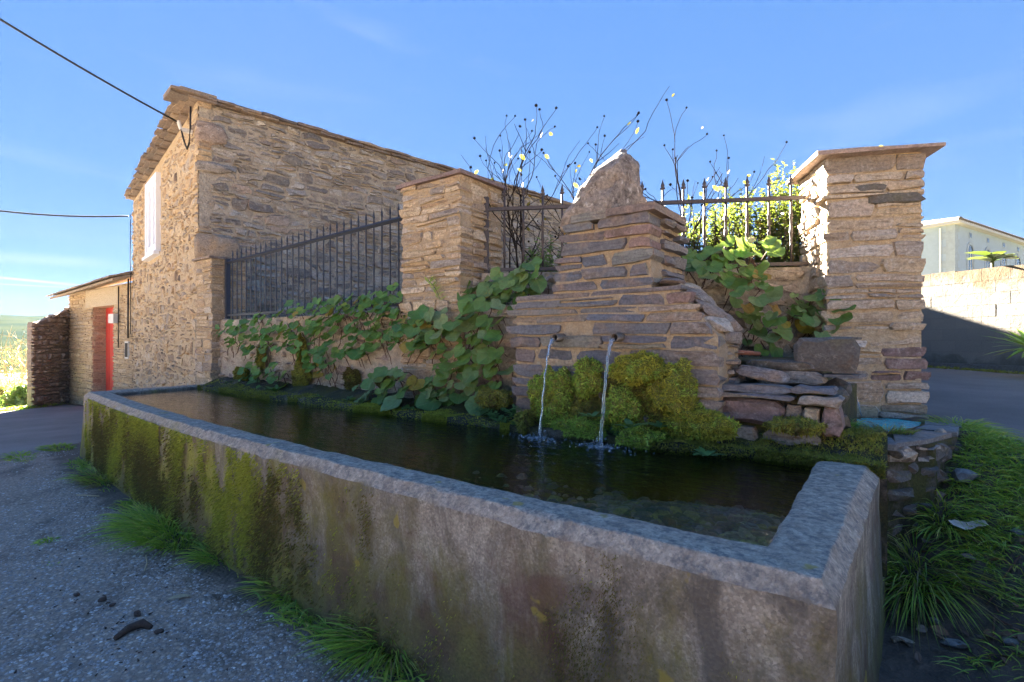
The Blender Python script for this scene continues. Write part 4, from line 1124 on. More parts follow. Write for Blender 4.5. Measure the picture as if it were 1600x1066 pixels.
def plate(pts, z, th, mat, parent, name, r, jit=0.006):
    n = len(pts)
    v = [(x, y, z + r.uniform(-jit, jit) * 0.3) for x, y in pts] + [(x + r.uniform(-jit, jit), y + r.uniform(-jit, jit), z + th + r.uniform(-jit, jit) * 0.5) for x, y in pts]
    f = [tuple(range(n - 1, -1, -1)), tuple(range(n, 2 * n))] + [(i, (i + 1) % n, n + (i + 1) % n, n + i) for i in range(n)]
    return obj(name, v, f, mat, parent)
flat_stone(frL, 0.02, 0.40, 0.93, 1.075, 0.035, M_purple, ledge, rs_, 0.025)
flat_stone(frL, 0.30, 0.60, 0.80, 0.90, 0.03, M_schist, ledge, rs_)
flat_stone(frL, 0.02, 0.27, 0.79, 0.91, 0.03, M_schist, ledge, rs_)
flat_stone(frL, 0.42, 0.50, 0.92, 1.06, 0.01, M_schist, ledge, rs_)
flat_stone(frL, 0.51, 0.60, 0.93, 1.05, 0.05, M_pillar, ledge, rs_)
flat_stone(frL, 0.61, 0.69, 0.90, 1.06, 0.045, M_purple, ledge, rs_)
flat_stone(frL, 0.49, 0.70, 1.06, 1.12, 0.06, M_schist, ledge, rs_)
flat_stone(frL, -0.02, 0.48, 1.085, 1.115, 0.06, M_slate, ledge, rs_, 0.004)
flat_stone(frL, -0.02, 0.44, 1.12, 1.16, 0.03, M_slate, ledge, rs_, 0.004)
flat_stone(frL, 0.46, 0.68, 1.125, 1.165, 0.03, M_slate, ledge, rs_, 0.004)
frL2 = Frame((-0.90, 3.72), (-0.30, 3.74), 1)
if frL2.n.y > 0: frL2.n = -frL2.n
flat_stone(frL2, 0.16, 0.56, 1.15, 1.235, 0.03, M_schist, ledge, rs_)
flat_stone(frL2, 0.10, 0.50, 1.24, 1.30, 0.02, M_dark, ledge, rs_)
rock('tilted_slab', (-0.66, 3.55, 1.225), (0.22, 0.11, 0.05), M_schist, ledge, 2.2, 3, 0.25, rot=Matrix.Rotation(0.16, 3, 'Y'))
frK = Frame((-0.50, 3.73), (-0.15, 3.75), 1)
if frK.n.y > 0: frK.n = -frK.n
flat_stone(frK, 0.0, 0.345, 1.235, 1.455, 0.0, M_dark, ledge, rs_, 0.02, 0.012, 0.28, 'mossy_block')
plate([(-0.49, 3.76), (-0.17, 3.78), (-0.16, 4.02), (-0.48, 4.02)], 1.44, 0.012, M_dark, ledge, 'block_top', rs_)
mb = MB(); mb.add([(-0.34, 3.70, 1.205), (-0.16, 3.76, 1.205), (-0.13, 3.90, 1.205), (-0.34, 3.9, 1.205), (-0.34, 3.70, 1.222), (-0.16, 3.76, 1.222), (-0.13, 3.90, 1.222), (-0.34, 3.9, 1.222)], [(0, 3, 2, 1), (4, 5, 6, 7), (0, 1, 5, 4), (1, 2, 6, 5), (2, 3, 7, 6), (3, 0, 4, 7)]); mb.build('drip_slate', M_slate, ledge)
for i, (x, y, z, s) in enumerate(((-0.27, 3.70, 1.10, 0.09), (-0.30, 4.0, 1.10, 0.12), (-0.27, 3.62, 0.96, 0.09))):
    rock('stone', (x, y, z), (s, s, s * 0.8), M_dark, ledge, i * 3.1, 2, 0.25)
mb = MB(); mb.tube([at(1119, 546, 3.45), at(1150, 550, 3.47), at(1186, 553, 3.55)], 0.016, 8); o = mb.build('rusty_pipe', M_rustpipe, None, True)
tag(o, 'short rusty pipe lying on the slabs beside the fountain', 'pipe')

# ------------------------------------------------------------------ small turquoise basin at the foot of the pillar
basin = thing('small_basin', (0.0, 4.3, 0.6), 'low mossy stone basin of turquoise water at the foot of the pillar', 'basin')
BZ = 0.86
outp = [(-0.36, 3.56), (-0.02, 3.60), (0.20, 3.92), (0.33, 4.30), (0.37, 4.86), (0.10, 5.02), (-0.42, 4.78), (-0.42, 4.1)]
inp = [(-0.36, 4.12), (-0.05, 4.05), (0.06, 4.20), (0.15, 4.5), (0.17, 4.72), (0.02, 4.82), (-0.40, 4.62), (-0.40, 4.4)]
v = []
for p in outp: v.append((p[0] + (0.02 if p[0] > 0 else 0), p[1] - 0.02, 0.1))
for p in outp: v.append((p[0], p[1], BZ - 0.036))
for p in inp: v.append((p[0], p[1], BZ - 0.012))
for p in inp: v.append((p[0], p[1], BZ - 0.2))
k = 8
f = [(a * k + i, a * k + (i + 1) % k, (a + 1) * k + (i + 1) % k, (a + 1) * k + i) for a in range(3) for i in range(k)]
f.append(tuple(3 * k + i for i in range(k)))
obj('body', v, f, M_ledge, basin)
for (pa, pb) in ((outp[1], outp[2]), (outp[2], outp[3]), (outp[3], outp[4])):
    frN = Frame(pa, pb, 1)
    if frN.n.x < 0: frN.n = -frN.n
    lay_stones(basin, masonry(frN, 0.0, frN.len, courses(0.30, BZ - 0.02, 0.08, 0.16, rs_), 0.10, 0.24, rs_, split=0.2, gap=0.03, wav=0.02, out=(0.0, 0.04), bev=0.02, rough=0.02, thick=0.08), M_dark, 300, pick=lambda c: M_rubble if rs_.random() < 0.3 else None)
def basin_water():
    t = NT('turquoise_water')
    f_ = t.nz(30, 5, 0.7); m = t.nz(9, 4, 0.6)
    c = t.mix(t.ramp(f_, [(0.35, 0.0), (0.65, 1.0)]), (0.015, 0.50, 0.60), (0.06, 0.74, 0.82))
    c = t.mix(t.ramp(m, [(0.6, 0.0), (0.68, 1.0)]), c, (0.02, 0.08, 0.08))
    return t.done(c, 0.12, t.bump(f_, 0.003))
v = [(p[0], p[1], BZ - 0.016) for p in inp]
obj('water', v, [tuple(range(8))], basin_water(), basin)
M_slatelight = stone_mat('slate_light', [(0.17, 0.18, 0.195), (0.145, 0.155, 0.165)], vein=(0.1, 0.1, 0.1), rust=(0.25, 0.23, 0.16), rust_amt=0.3, lichen=0.25, sx=6, sz=30, rough=0.8)
plate([(-0.37, 3.53), (-0.20, 3.50), (0.03, 3.53), (0.0, 3.78), (-0.05, 3.93), (-0.36, 3.86)], BZ - 0.035, 0.03, M_slatelight, basin, 'slab', rs_)
plate([(-0.40, 3.90), (-0.12, 3.95), (-0.10, 4.03), (-0.40, 4.08)], BZ - 0.032, 0.02, M_dark, basin, 'slab', rs_)
plate([(0.02, 3.62), (0.17, 3.88), (0.30, 4.22), (0.12, 4.24), (0.0, 4.0)], BZ - 0.034, 0.025, M_slate, basin, 'slab', rs_)
plate([(0.12, 4.28), (0.33, 4.25), (0.36, 4.52), (0.18, 4.50)], BZ - 0.034, 0.03, M_slatelight, basin, 'slab', rs_)
plate([(0.18, 4.52), (0.37, 4.54), (0.38, 4.84), (0.19, 4.74)], BZ - 0.034, 0.032, M_slatelight, basin, 'slab', rs_)
for (px, py, d, s, m) in ((1408, 704, 2.95, 0.07, M_rubble), (1432, 715, 3.05, 0.055, M_pillar), (1395, 705, 2.9, 0.06, M_dark), (1470, 676, 3.25, 0.05, M_rubble), (1420, 730, 2.98, 0.06, M_dark), (1445, 700, 3.1, 0.06, M_rubble)):
    rock('stone', at(px, py, d), (s, s, s * 0.7), m, basin, px * 0.1, 2, 0.3)
o = rock('slate_block', at(1507, 742, 3.02), (0.09, 0.10, 0.05), M_slatelight, None, 6.0, 2, 0.22); tag(o, 'flat grey slate lump half sunk in grass below the small basin', 'stone')

# two dark slates set in the big pillar
pil2 = [o for o in bpy.data.objects if o.get('category') == 'pillar' and 'tan layered' in o.get('label', '')][0]
frD = Frame((B2.x, B2.y), (B2.x + d2.x * 0.675, B2.y + d2.y * 0.675), 1)
if frD.n.y > 0: frD.n = -frD.n
flat_stone(frD, 0.20, 0.42, 2.60, 2.665, 0.026, M_dark, pil2, rs_, 0.012, 0.008, 0.03)
flat_stone(frD, 0.30, 0.67, 2.50, 2.585, 0.028, M_dark, pil2, rs_, 0.012, 0.008, 0.03)
# ------------------------------------------------------------------ block wall across the road
BWD = Vector((0.80, -0.60))
bw0 = Vector((0.49, 12.19)) - BWD * 1.6; bw1 = Vector((0.49, 12.19)) + BWD * 5.2
frB = Frame(bw0, bw1, 1)
if frB.n.dot(Vector((-1, -1))) < 0: frB.n = -frB.n
bwall = thing('block_wall', (bw0.x, bw0.y, 0.9), 'sunlit grey concrete block wall across the road, in front of the white house', 'wall')
def block_mat():
    t = NT('concrete_block')
    z = t.sep()[2]
    m = t.nz(3, 6, 0.65, None, 0.3); f_ = t.nz(80, 4, 0.7); r = t.rnd()
    c = t.mix(r, (0.20, 0.19, 0.165), (0.24, 0.22, 0.185))
    c = t.mix(0.6, c, t.ramp(f_, [(0.3, 0.7), (0.7, 1.2)]), 'MULTIPLY')
    zt = t.n('MapRange', {0: z, 1: 1.85, 2: 2.6, 3: -0.22, 4: 0.16}).outputs[0]
    c = t.mix(t.ramp(t.ma('ADD', m, zt), [(0.5, 0.0), (0.66, 0.85)]), c, (0.14, 0.09, 0.035))
    zb = t.n('MapRange', {0: z, 1: 1.45, 2: 1.0, 3: -0.2, 4: 0.2}).outputs[0]
    c = t.mix(t.ramp(t.ma('ADD', m, zb), [(0.52, 0.0), (0.7, 0.8)]), c, (0.10, 0.095, 0.07))
    return t.done(c, 0.9, t.bump(t.ma('ADD', m, t.ma('MULTIPLY', f_, 0.3)), 0.02))
M_block = block_mat()
M_joint = mortar_mat('block_joint', (0.21, 0.19, 0.165), (0.18, 0.16, 0.14))
mb = MB(); mb.fbox(frB, -0.1, frB.len, -0.2, -0.0015, 0.5, 2.62); mb.build('core', M_joint, bwall)
for ci in range(8):
    h0 = 1.04 + ci * 0.2; s = -0.1 - (0.2 if ci % 2 else 0.0)
    while s < frB.len:
        mb = MB(); a, b = max(s, -0.1), min(s + 0.395, frB.len)
        o_ = rs_.uniform(0.0, 0.0025)
        mb.fbox(frB, a, b, -0.15, o_, h0, h0 + 0.195 + (rs_.uniform(-0.01, 0.03) if ci == 7 else 0)); mb.build('block', M_block, bwall)
        s += 0.4
mb = MB(); mb.fbox(frB, -0.1, frB.len, -0.3, 0.10, 0.5, 1.035); mb.build('plinth', M_joint, bwall)

# ------------------------------------------------------------------ white house far beyond the wall
def camdir(x, z): return Vector((z * FX + x * RX, z * FY + x * RY))
wc = at(1492, 533, 40); wc2 = Vector((wc.x, wc.y))
dl = camdir(-0.53, 0.848).normalized(); dr = camdir(0.848, 0.53).normalized()
wl = wc2 + dl * 14; wr = wc2 + dr * 24; wb = wl + dr * 24
wh = thing('white_house', (wc.x, wc.y, 0.5), 'large white rendered house with arched windows beyond the block wall', 'house')
ET = 10.55
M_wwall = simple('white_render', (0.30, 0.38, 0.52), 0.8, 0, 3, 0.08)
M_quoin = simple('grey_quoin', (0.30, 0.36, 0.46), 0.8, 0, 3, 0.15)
M_tile = simple('roof_tile', (0.34, 0.22, 0.15), 0.85, 0, 5, 0.4, 0.02)
M_eave = simple('grey_eave', (0.42, 0.42, 0.44), 0.7, 0, 3, 0.1)
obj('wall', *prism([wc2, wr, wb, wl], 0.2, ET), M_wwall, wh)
frW1 = Frame(wc2, wr, 1); frW2 = Frame(wc2, wl, 1)
if frW1.n.dot(-wc2) < 0: frW1.n = -frW1.n
if frW2.n.dot(-wc2) < 0: frW2.n = -frW2.n
h = 0.5; kq = 0
while h < ET - 0.3:
    w = 0.85 if kq % 2 else 0.55
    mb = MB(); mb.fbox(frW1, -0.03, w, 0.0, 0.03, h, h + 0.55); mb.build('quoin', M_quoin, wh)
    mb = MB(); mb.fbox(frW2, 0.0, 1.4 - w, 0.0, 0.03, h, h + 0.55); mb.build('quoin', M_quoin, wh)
    h += 0.56; kq += 1
def arch_window(fr, s, z0, w, hh):
    n = 10
    out_ = [(s - w, z0), (s + w, z0)] + [(s + w * math.cos(math.pi * k / n), z0 + hh + w * math.sin(math.pi * k / n)) for k in range(n + 1)]
    i_ = 0.68
    inn = [(s - w * i_, z0 + 0.05), (s + w * i_, z0 + 0.05)] + [(s + w * i_ * math.cos(math.pi * k / n), z0 + hh + w * i_ * math.sin(math.pi * k / n)) for k in range(n + 1)]
    v = [fr.p(a, b, 0.05) for a, b in out_] + [fr.p(a, b, 0.05) for a, b in inn] + [fr.p(a, b, 0.0) for a, b in out_]
    m = len(out_)
    f = [(i, (i + 1) % m, m + (i + 1) % m, m + i) for i in range(m)] + [(i, 2 * m + i, 2 * m + (i + 1) % m, (i + 1) % m) for i in range(m)]
    wn = obj('window', v, f, M_quoin, wh)
    obj('pane', [fr.p(a, b, 0.012) for a, b in inn], [tuple(range(m))], M_glass, wn)
    for a_ in (-0.03, w * 0.6 - 0.02, -w * 0.6 - 0.02):
        mb = MB(); mb.fbox(fr, s + a_, s + a_ + 0.05, 0.014, 0.03, z0 + 0.06, z0 + hh); mb.build('mullion', M_white, wn)
for s in (3.2, 7.2, 11.2, 15.2, 19.2):
    arch_window(frW1, s, 6.6, 0.80, 2.1)
    mb = MB(); mb.fbox(frW1, s - 0.28, s + 0.28, 0.0, 0.03, 9.80, 10.25); vw = mb.build('window', M_quoin, wh)
    mb = MB(); mb.fbox(frW1, s - 0.22, s + 0.22, 0.032, 0.036, 9.85, 10.2); mb.build('pane', M_glass, vw)
mb = MB(); mb.fbox(frW2, 4.2, 5.6, 0, 0.04, 5.6, 8.4); vw = mb.build('window', M_quoin, wh)
mb = MB(); mb.fbox(frW2, 4.35, 5.45, 0.042, 0.05, 5.8, 8.2); mb.build('pane', M_glass, vw)
mb = MB(); mb.tube([frW2.p(0.9, 10.4, 0.1), frW2.p(0.9, 0.5, 0.1)], 0.07, 6); mb.build('downpipe', M_white, wh)
ov = 0.5
e0 = wc2 - dl * ov - dr * ov; e1 = wr + dr * ov - dl * ov; e2 = wb + dl * ov + dr * ov; e3 = wl + dl * ov - dr * ov
obj('eaves', *prism([e0, e1, e2, e3], ET, ET + 0.22), M_eave, wh)
rg0 = wc2 + dr * 7 + dl * 7; rg1 = wr - dr * 7 + dl * 7
rz = ET + 0.22
rv = [(p.x, p.y, rz) for p in (e0, e1, e2, e3)] + [(rg0.x, rg0.y, rz + 1.7), (rg1.x, rg1.y, rz + 1.7)]
wroof = obj('roof', rv, [(0, 1, 5, 4), (1, 2, 5), (2, 3, 4, 5), (3, 0, 4)], M_tile, wh)
M_tiledark = simple('dark_tile', (0.10, 0.085, 0.08), 0.8, 0, 5, 0.3)
for i in range(64):
    t = i / 63
    p = e0.lerp(e1, t); mb = MB()
    mb.tube([(p.x, p.y, rz + 0.06), (p.x + (rg0.x - e0.x) * 0.08, p.y + (rg0.y - e0.y) * 0.08, rz + 0.22)], 0.13, 5); mb.build('tile', M_tiledark, wroof)
for i in range(16):
    t0, t1 = i / 16, (i + 0.93) / 16
    a = Vector((*e0, rz + 0.08)).lerp(Vector((*rg0, rz + 1.78)), t0); b = Vector((*e0, rz + 0.08)).lerp(Vector((*rg0, rz + 1.78)), t1)
    mb = MB(); mb.tube([a, b], [0.16, 0.12], 6); mb.build('tile', M_tiledark, wroof)

# ------------------------------------------------------------------ overhead cables
mb = MB()
a = Vector(frF.p(0.33, 5.0, 0.2)); b = Vector((-8.7, -6.5, 6.6))
mb.tube([a.lerp(b, t) - Vector((0, 0, 0.9 * t * (1 - t))) for t in np.linspace(0, 1, 15)], 0.016, 5)
a1 = at(0, 15, 6.6)
mb = MB()
far_ = a + (a1 - a) * 2.2
mb.tube([a.lerp(far_, t) - Vector((0, 0, 0.5 * t * (1 - t))) for t in np.linspace(0, 1, 17)], 0.016, 5)
o = mb.build('power_cable', M_blk, None, True); tag(o, 'thick black overhead cable sloping down to the house eave', 'cable')
mb = MB()
a = Vector(frF.p(HL - 0.12, 4.55, 0.1)); a1 = at(0, 314, 11.5); far_ = a + (a1 - a) * 2.0
mb.tube([a.lerp(far_, t) - Vector((0, 0, 0.9 * t * (1 - t))) for t in np.linspace(0, 1, 17)], 0.02, 5)
o = mb.build('power_cable', M_blk, None, True); tag(o, 'nearly level thin overhead cable meeting the far edge of the house front', 'cable')

# ------------------------------------------------------------------ falling water
def stream_mat():
    t = NT('falling_water')
    f_ = t.nz(1.0, 4, 0.6, t.pos((120, 120, 22)))
    gl = t.n('BsdfPrincipled', {'Base Color': (0.9, 0.94, 1, 1), 'Roughness': 0.03, 'IOR': 1.33, 'Transmission Weight': 0.93, 'Normal': t.bump(f_, 0.004)})
    t.t.links.new(gl.outputs[0], t.out.inputs[0])
    return t.m
M_stream = stream_mat()
def foam_mat():
    t = NT('foam')
    return t.done((0.75, 0.80, 0.85), 0.1, None, **{'Transmission Weight': 0.75, 'IOR': 1.2})
M_foam = foam_mat()
rw = random.Random(3)
for i, (lx, ly) in enumerate(LAND):
    mb = MB()
    pts = []; rad = []
    for k in range(36):
        t = k / 35
        z = 1.437 - t * t * (1.437 - WATER) if t > 0 else 1.437
        y = 3.155 - (3.155 - ly) * t
        pts.append((lx + 0.003 * math.sin(k * 1.1 + i) + rw.uniform(-0.0012, 0.0012), y, z))
        rad.append((0.016 - 0.0085 * min(1, t * 2.0)) * rw.uniform(0.9, 1.1) + (0.004 if t > 0.93 else 0))
    mb.tube(pts, rad, 8)
    for strand in range(2):
        off = rw.uniform(-0.014, 0.014)
        mb.tube([(p[0] + off * (0.5 + 0.5 * k / 35) + rw.uniform(-0.002, 0.002), p[1] + rw.uniform(-0.006, 0.006), p[2]) for k, p in enumerate(pts)], [0.0042 * rw.uniform(0.3, 1.4) for _ in pts], 5)
    o = mb.build('water_jet', M_stream, None, True)
    tag(o, ['clear water jet from the spout nearer the pillar with red cap', 'clear water jet from the spout nearer the tilted slabs'][i], 'water jet', 'jets falling into the trough')
    mb = MB()
    for k in range(150):
        a = rw.uniform(0, 6.28); d = abs(rw.gauss(0, 0.10)) + 0.012
        r_ = rw.uniform(0.003, 0.009) * (1.3 - min(d / 0.3, 1) * 0.6)
        c = Vector((lx + math.cos(a) * d * 1.5, ly + math.sin(a) * d * 0.75 - 0.02, WATER + 0.001))
        if c.y > ledge_y(c.x) - 0.02: continue
        n = 6
        v = [(c.x + r_ * math.cos(2 * math.pi * q / n), c.y + r_ * math.sin(2 * math.pi * q / n), c.z) for q in range(n)] + [(c.x + 0.6 * r_ * math.cos(2 * math.pi * q / n), c.y + 0.6 * r_ * math.sin(2 * math.pi * q / n), c.z + r_ * 0.7) for q in range(n)] + [(c.x, c.y, c.z + r_ * 0.9)]
        f = [(q, (q + 1) % n, n + (q + 1) % n, n + q) for q in range(n)] + [(n + q, n + (q + 1) % n, 2 * n) for q in range(n)]
        mb.add(v, f)
    for k in range(26):  # droplets thrown up
        a = rw.uniform(0, 6.28); d = rw.uniform(0.0, 0.06); z = WATER + rw.uniform(0.0, 0.05)
        mb.tube([(lx + math.cos(a) * d, ly + math.sin(a) * d * 0.6, z), (lx + math.cos(a) * d * 1.1, ly + math.sin(a) * d * 0.65, z + rw.uniform(0.004, 0.018))], [0.004, 0.0015], 5)
    o = mb.build('splash_foam', M_foam, None, True, 'stuff')
    tag(o, ['foam bubbles under the water jet nearer the red-capped pillar', 'foam bubbles under the water jet nearer the tilted slabs'][i], 'foam')
mb = MB(); p0 = at(1327, 598, 3.95); p1 = at(1338, 618, 3.92); p2 = at(1346, 650, 3.9)
mb.tube([p0, p0.lerp(p1, .5), p1, p1.lerp(p2, .5), p2], [0.004, 0.006, 0.004, 0.006, 0.004], 6); o = mb.build('water_trickle', M_foam, None, True); tag(o, 'thin trickle of water running into the turquoise basin', 'water trickle')

# pebbles on the trough floor, heaped in the near corner
rq = random.Random(8)
v = []; f = []
def add_pebble(c, s, r, flat=0.6):
    b = len(v); a0 = r.uniform(0, 6.28); ex = r.uniform(0.6, 1.0)
    for k in range(6):
        a = a0 + k * math.pi / 3
        q = r.uniform(0.8, 1.1)
        dx, dy = s * q * math.cos(k * math.pi / 3), s * ex * q * math.sin(k * math.pi / 3)
        v.append((c[0] + dx * math.cos(a0) - dy * math.sin(a0), c[1] + dx * math.sin(a0) + dy * math.cos(a0), c[2] + s * 0.1 * flat))
    for k in range(4):
        dx, dy = 0.5 * s * math.cos(k * math.pi / 2 + .4), 0.5 * s * ex * math.sin(k * math.pi / 2 + .4)
        v.append((c[0] + dx * math.cos(a0) - dy * math.sin(a0), c[1] + dx * math.sin(a0) + dy * math.cos(a0), c[2] + s * flat * r.uniform(0.7, 1.0)))
    t = b + 6
    f.extend([(b, b + 1, t), (b + 1, t + 1, t), (b + 1, b + 2, t + 1), (b + 2, b + 3, t + 1), (b + 3, t + 2, t + 1), (b + 3, b + 4, t + 2), (b + 4, t + 3, t + 2), (b + 4, b + 5, t + 3), (b + 5, b, t + 3), (b, t, t + 3), (t, t + 1, t + 2), (t, t + 2, t + 3)])
def bed_z(x, y):
    d = math.hypot((x + 0.5) / 1.3, (y - 2.05) / 1.0)
    return 0.44 + 0.225 * sstep(1.2, 0.15, d) + 0.03 * noise.noise(Vector((x * 6, y * 6, 1)))
for k in range(2200):
    x = -0.36 - abs(rq.gauss(0, 0.75)); y = 1.78 + abs(rq.gauss(0, 0.75))
    if y > 3.2 or x < -4: continue
    s = rq.choice((0.012, 0.018, 0.025, 0.035, 0.05)) * rq.uniform(0.7, 1.3)
    add_pebble((x, y, bed_z(x, y)), s, rq)
M_bed = stone_mat('bed_pebbles', [(0.07, 0.10, 0.08), (0.24, 0.17, 0.14), (0.36, 0.32, 0.22), (0.13, 0.15, 0.14), (0.05, 0.08, 0.04), (0.36, 0.33, 0.07), (0.20, 0.19, 0.20), (0.09, 0.10, 0.10)], lichen=0.1, rust_amt=0.2, sx=20, sz=20)
me, c = make_mesh('pebbles', v, np.array(f), M_bed, False)
o = link('pebbles', me, c, None, 'stuff'); tag(o, 'mossy pebbles under water in the near corner of the trough', 'pebbles')

# the aggregate of the apron: stones set in the concrete
v = []; f = []
for k in range(42000):
    d = 1.1 + 5.5 * rq.random() ** 1.9
    px = rq.uniform(-60, 760)
    cx = (px - 800) / 800
    x, y = d * (FX + cx * RX), d * (FY + cx * RY)
    if y > 1.36 + 0.02 * max(0, -x - 2) - 0.02 and x > -8.2: 
        if y > 1.40 + (0.055 * max(0, -x - 4.2)): continue
    if x < -8.62 - 0.68 * (y - 1.25): continue
    if noise.noise(Vector((x * 1.4, y * 1.4, 4))) > 0.32 and rq.random() < 0.75: continue
    s = rq.choice((0.0035, 0.005, 0.007, 0.009, 0.012)) * rq.uniform(0.7, 1.3)
    add_pebble((x, y, ground_h(x, y) - s * 0.12), s, rq, 0.5)
M_agg = stone_mat('aggregate', [(0.40, 0.36, 0.33), (0.24, 0.21, 0.19), (0.54, 0.50, 0.47), (0.34, 0.27, 0.21), (0.44, 0.42, 0.41), (0.18, 0.16, 0.15), (0.62, 0.59, 0.55)], lichen=0.0, rust_amt=0.1, sx=60, sz=60, bumpd=0.001)
me, c = make_mesh('gravel', v, np.array(f), M_agg, False)
o = link('gravel', me, c, None, 'stuff'); tag(o, 'small pale stones set in the rough concrete apron before the trough', 'gravel')

# ------------------------------------------------------------------ leaves
def leaf_mesh(name, kind, mat):
    v = []; f = []
    if kind == 'round':       # kidney-shaped leaf with a notch at the stalk
        n = 18
        cx, cy = 0.0, 0.30
        v.append((cx, cy, -0.05))
        for ring, (k, dz) in enumerate(((0.55, 0.0), (1.0, 0.0))):
            for i in range(n):
                a = -math.pi / 2 + 2 * math.pi * (i + 0.5) / n
                da = abs((a + math.pi / 2 + math.pi) % (2 * math.pi) - math.pi)   # 0 at the notch
                r_ = 0.52 * (0.45 + 0.62 * sstep(0.0, 0.75, da)) * (1 + 0.04 * math.sin(5 * a))
                if da > 2.6: r_ *= 1.05
                x = cx + r_ * k * math.cos(a) * 1.08; y = cy + r_ * k * math.sin(a)
                v.append((x, y, 0.16 * (x * x + (y - cy) ** 2) * (1.0 if ring else 0.6) + 0.06 * ring * math.sin(3 * a + 1) + 0.03 * ring * math.sin(7 * a) + 0.10 * abs(x)))
        f += [(0, 1 + i, 1 + (i + 1) % n) for i in range(n)]
        f += [(1 + i, 1 + n + i, 1 + n + (i + 1) % n, 1 + (i + 1) % n) for i in range(n)]
    else:                     # lance-shaped leaf
        w = {'lance': 0.17, 'oval': 0.30, 'blade': 0.055}[kind]
        st = [(0.0, 0.15), (0.25, 0.8), (0.5, 1.0), (0.78, 0.7), (1.0, 0.02)]
        for y, k in st:
            z = 0.10 * y - 0.22 * y * y
            v += [(-w * k, y, z + 0.05 * k * w / 0.17 * 0.5), (0, y, z), (w * k, y, z + 0.05 * k * w / 0.17 * 0.5)]
        for i in range(4):
            for j in range(2): f.append((i * 3 + j, i * 3 + j + 1, i * 3 + j + 4, i * 3 + j + 3))
    me, _ = make_mesh(name, v, f, mat, True, False)
    return me
L_round = [leaf_mesh('leaf', 'round', m) for m in (M_leaf,)]
L_big = [leaf_mesh('leaf', 'round', m) for m in (M_leaf_big,)]
L_yel = leaf_mesh('leaf', 'round', M_leaf_yel)
L_dead = leaf_mesh('leaf', 'oval', M_deadleaf); L_tan = leaf_mesh('leaf', 'round', M_tanleaf)
L_rose = leaf_mesh('leaf', 'oval', M_roseleaf)
L_lance = leaf_mesh('leaf', 'lance', M_herb); L_kale = leaf_mesh('leaf', 'oval', M_kale); L_blade = leaf_mesh('leaf', 'blade', M_grass)

def orient(o, normal, tip, s, r, roll=0.0):
    n = Vector(normal).normalized(); t = Vector(tip); t = (t - n * t.dot(n))
    if t.length < 1e-4: t = n.orthogonal()
    t.normalize(); x = t.cross(n)
    M = Matrix((x, t, n)).transposed().to_4x4()
    o.rotation_euler = M.to_euler(); o.scale = (s * r.uniform(0.85, 1.15), s * r.uniform(0.85, 1.15), s)

def inside(p, poly):
    c = False; j = len(poly) - 1
    for i in range(len(poly)):
        if (poly[i][1] > p[1]) != (poly[j][1] > p[1]) and p[0] < (poly[j][0] - poly[i][0]) * (p[1] - poly[i][1]) / (poly[j][1] - poly[i][1]) + poly[i][0]: c = not c
        j = i
    return c

def wall_pt(px, py, o, n):
    """Point on the vertical plane through o with normal n that shows at (px, py)."""
    d = at(px, py, 1.0) - Vector((0, 0, EYE)); 
    k = (o[0] * n[0] + o[1] * n[1]) / (d.x * n[0] + d.y * n[1])
    return Vector((d.x * k, d.y * k, EYE + d.z * k))

def creeper(name, label, cat, poly, o, n, count, size, meshes, r, depth=(0.03, 0.18), yel=0.05, mind=0.6, group=None, droop=0.7, stems=25):
    """Leaves spread over a patch of a wall, standing off it on stalks, like tiles from below to above."""
    pts = []; xs = [p[0] for p in poly]; ys = [p[1] for p in poly]; tries = 0
    while len(pts) < count and tries < count * 40:
        tries += 1
        p = (r.uniform(min(xs), max(xs)), r.uniform(min(ys), max(ys)))
        if not inside(p, poly): continue
        w = wall_pt(p[0], p[1], o, n)
        s = size * r.choice((0.5, 0.7, 0.85, 1.0, 1.0, 1.15, 1.3)) * r.uniform(0.9, 1.1)
        if any((w - q[0]).length < mind * 0.5 * (s + q[1]) for q in pts): continue
        pts.append((w, s))
    base = sum((p[0] for p in pts), Vector()) / len(pts)
    root = thing(name, (base.x, base.y, min(p[0].z for p in pts)), label, cat, group)
    nv = Vector((n[0], n[1], 0))
    side = Vector((-n[1], n[0], 0))
    stem = MB()
    for k, (w, s) in enumerate(pts):
        off = r.uniform(*depth)
        c = w + nv * off
        me = L_yel if r.random() < yel else r.choice(meshes)
        nn = nv * r.uniform(0.35, 1.0) + Vector((0, 0, r.uniform(0.25, 1.0))) + side * r.uniform(-0.55, 0.55)
        tip = Vector((0, 0, -droop)) + nv * r.uniform(0.0, 0.7) + side * r.uniform(-0.9, 0.9)
        lf = link('leaf', me, c, root)
        orient(lf, nn, tip, s, r)
        if k < stems:
            e = w + Vector((0, 0, -r.uniform(0.02, 0.16))) - nv * 0.02
            stem.tube([e, (e + c) / 2 + Vector((0, 0, 0.03)), c], 0.0045, 4, False)
    for k in range(stems):
        w = r.choice(pts)[0]
        pp = [w + nv * 0.02]
        for q in range(4): pp.append(pp[-1] + Vector((side.x * r.uniform(-.06, .06), side.y * r.uniform(-.06, .06), -r.uniform(0.03, 0.08))) + nv * r.uniform(-0.01, 0.012))
        stem.tube(pp, 0.005, 4, False)
    stem.build('stalks', M_deadstem, root, True, 'stuff')
    return root
rl = random.Random(17)
NW = (0.0, -1.0)
creeper('wall_creeper', 'round-leaved green creeper spilling over the wall below the dark railing', 'creeper',
        [(342, 508), (372, 500), (420, 488), (470, 470), (520, 466), (570, 460), (632, 442), (636, 500), (628, 545), (600, 532), (570, 560), (520, 556), (500, 590), (480, 556), (440, 545), (420, 560), (405, 600), (385, 590), (390, 545), (352, 530)],
        (0, 3.50), NW, 300, 0.10, L_round, rl, (0.015, 0.10), 0.02, 0.42, stems=60)
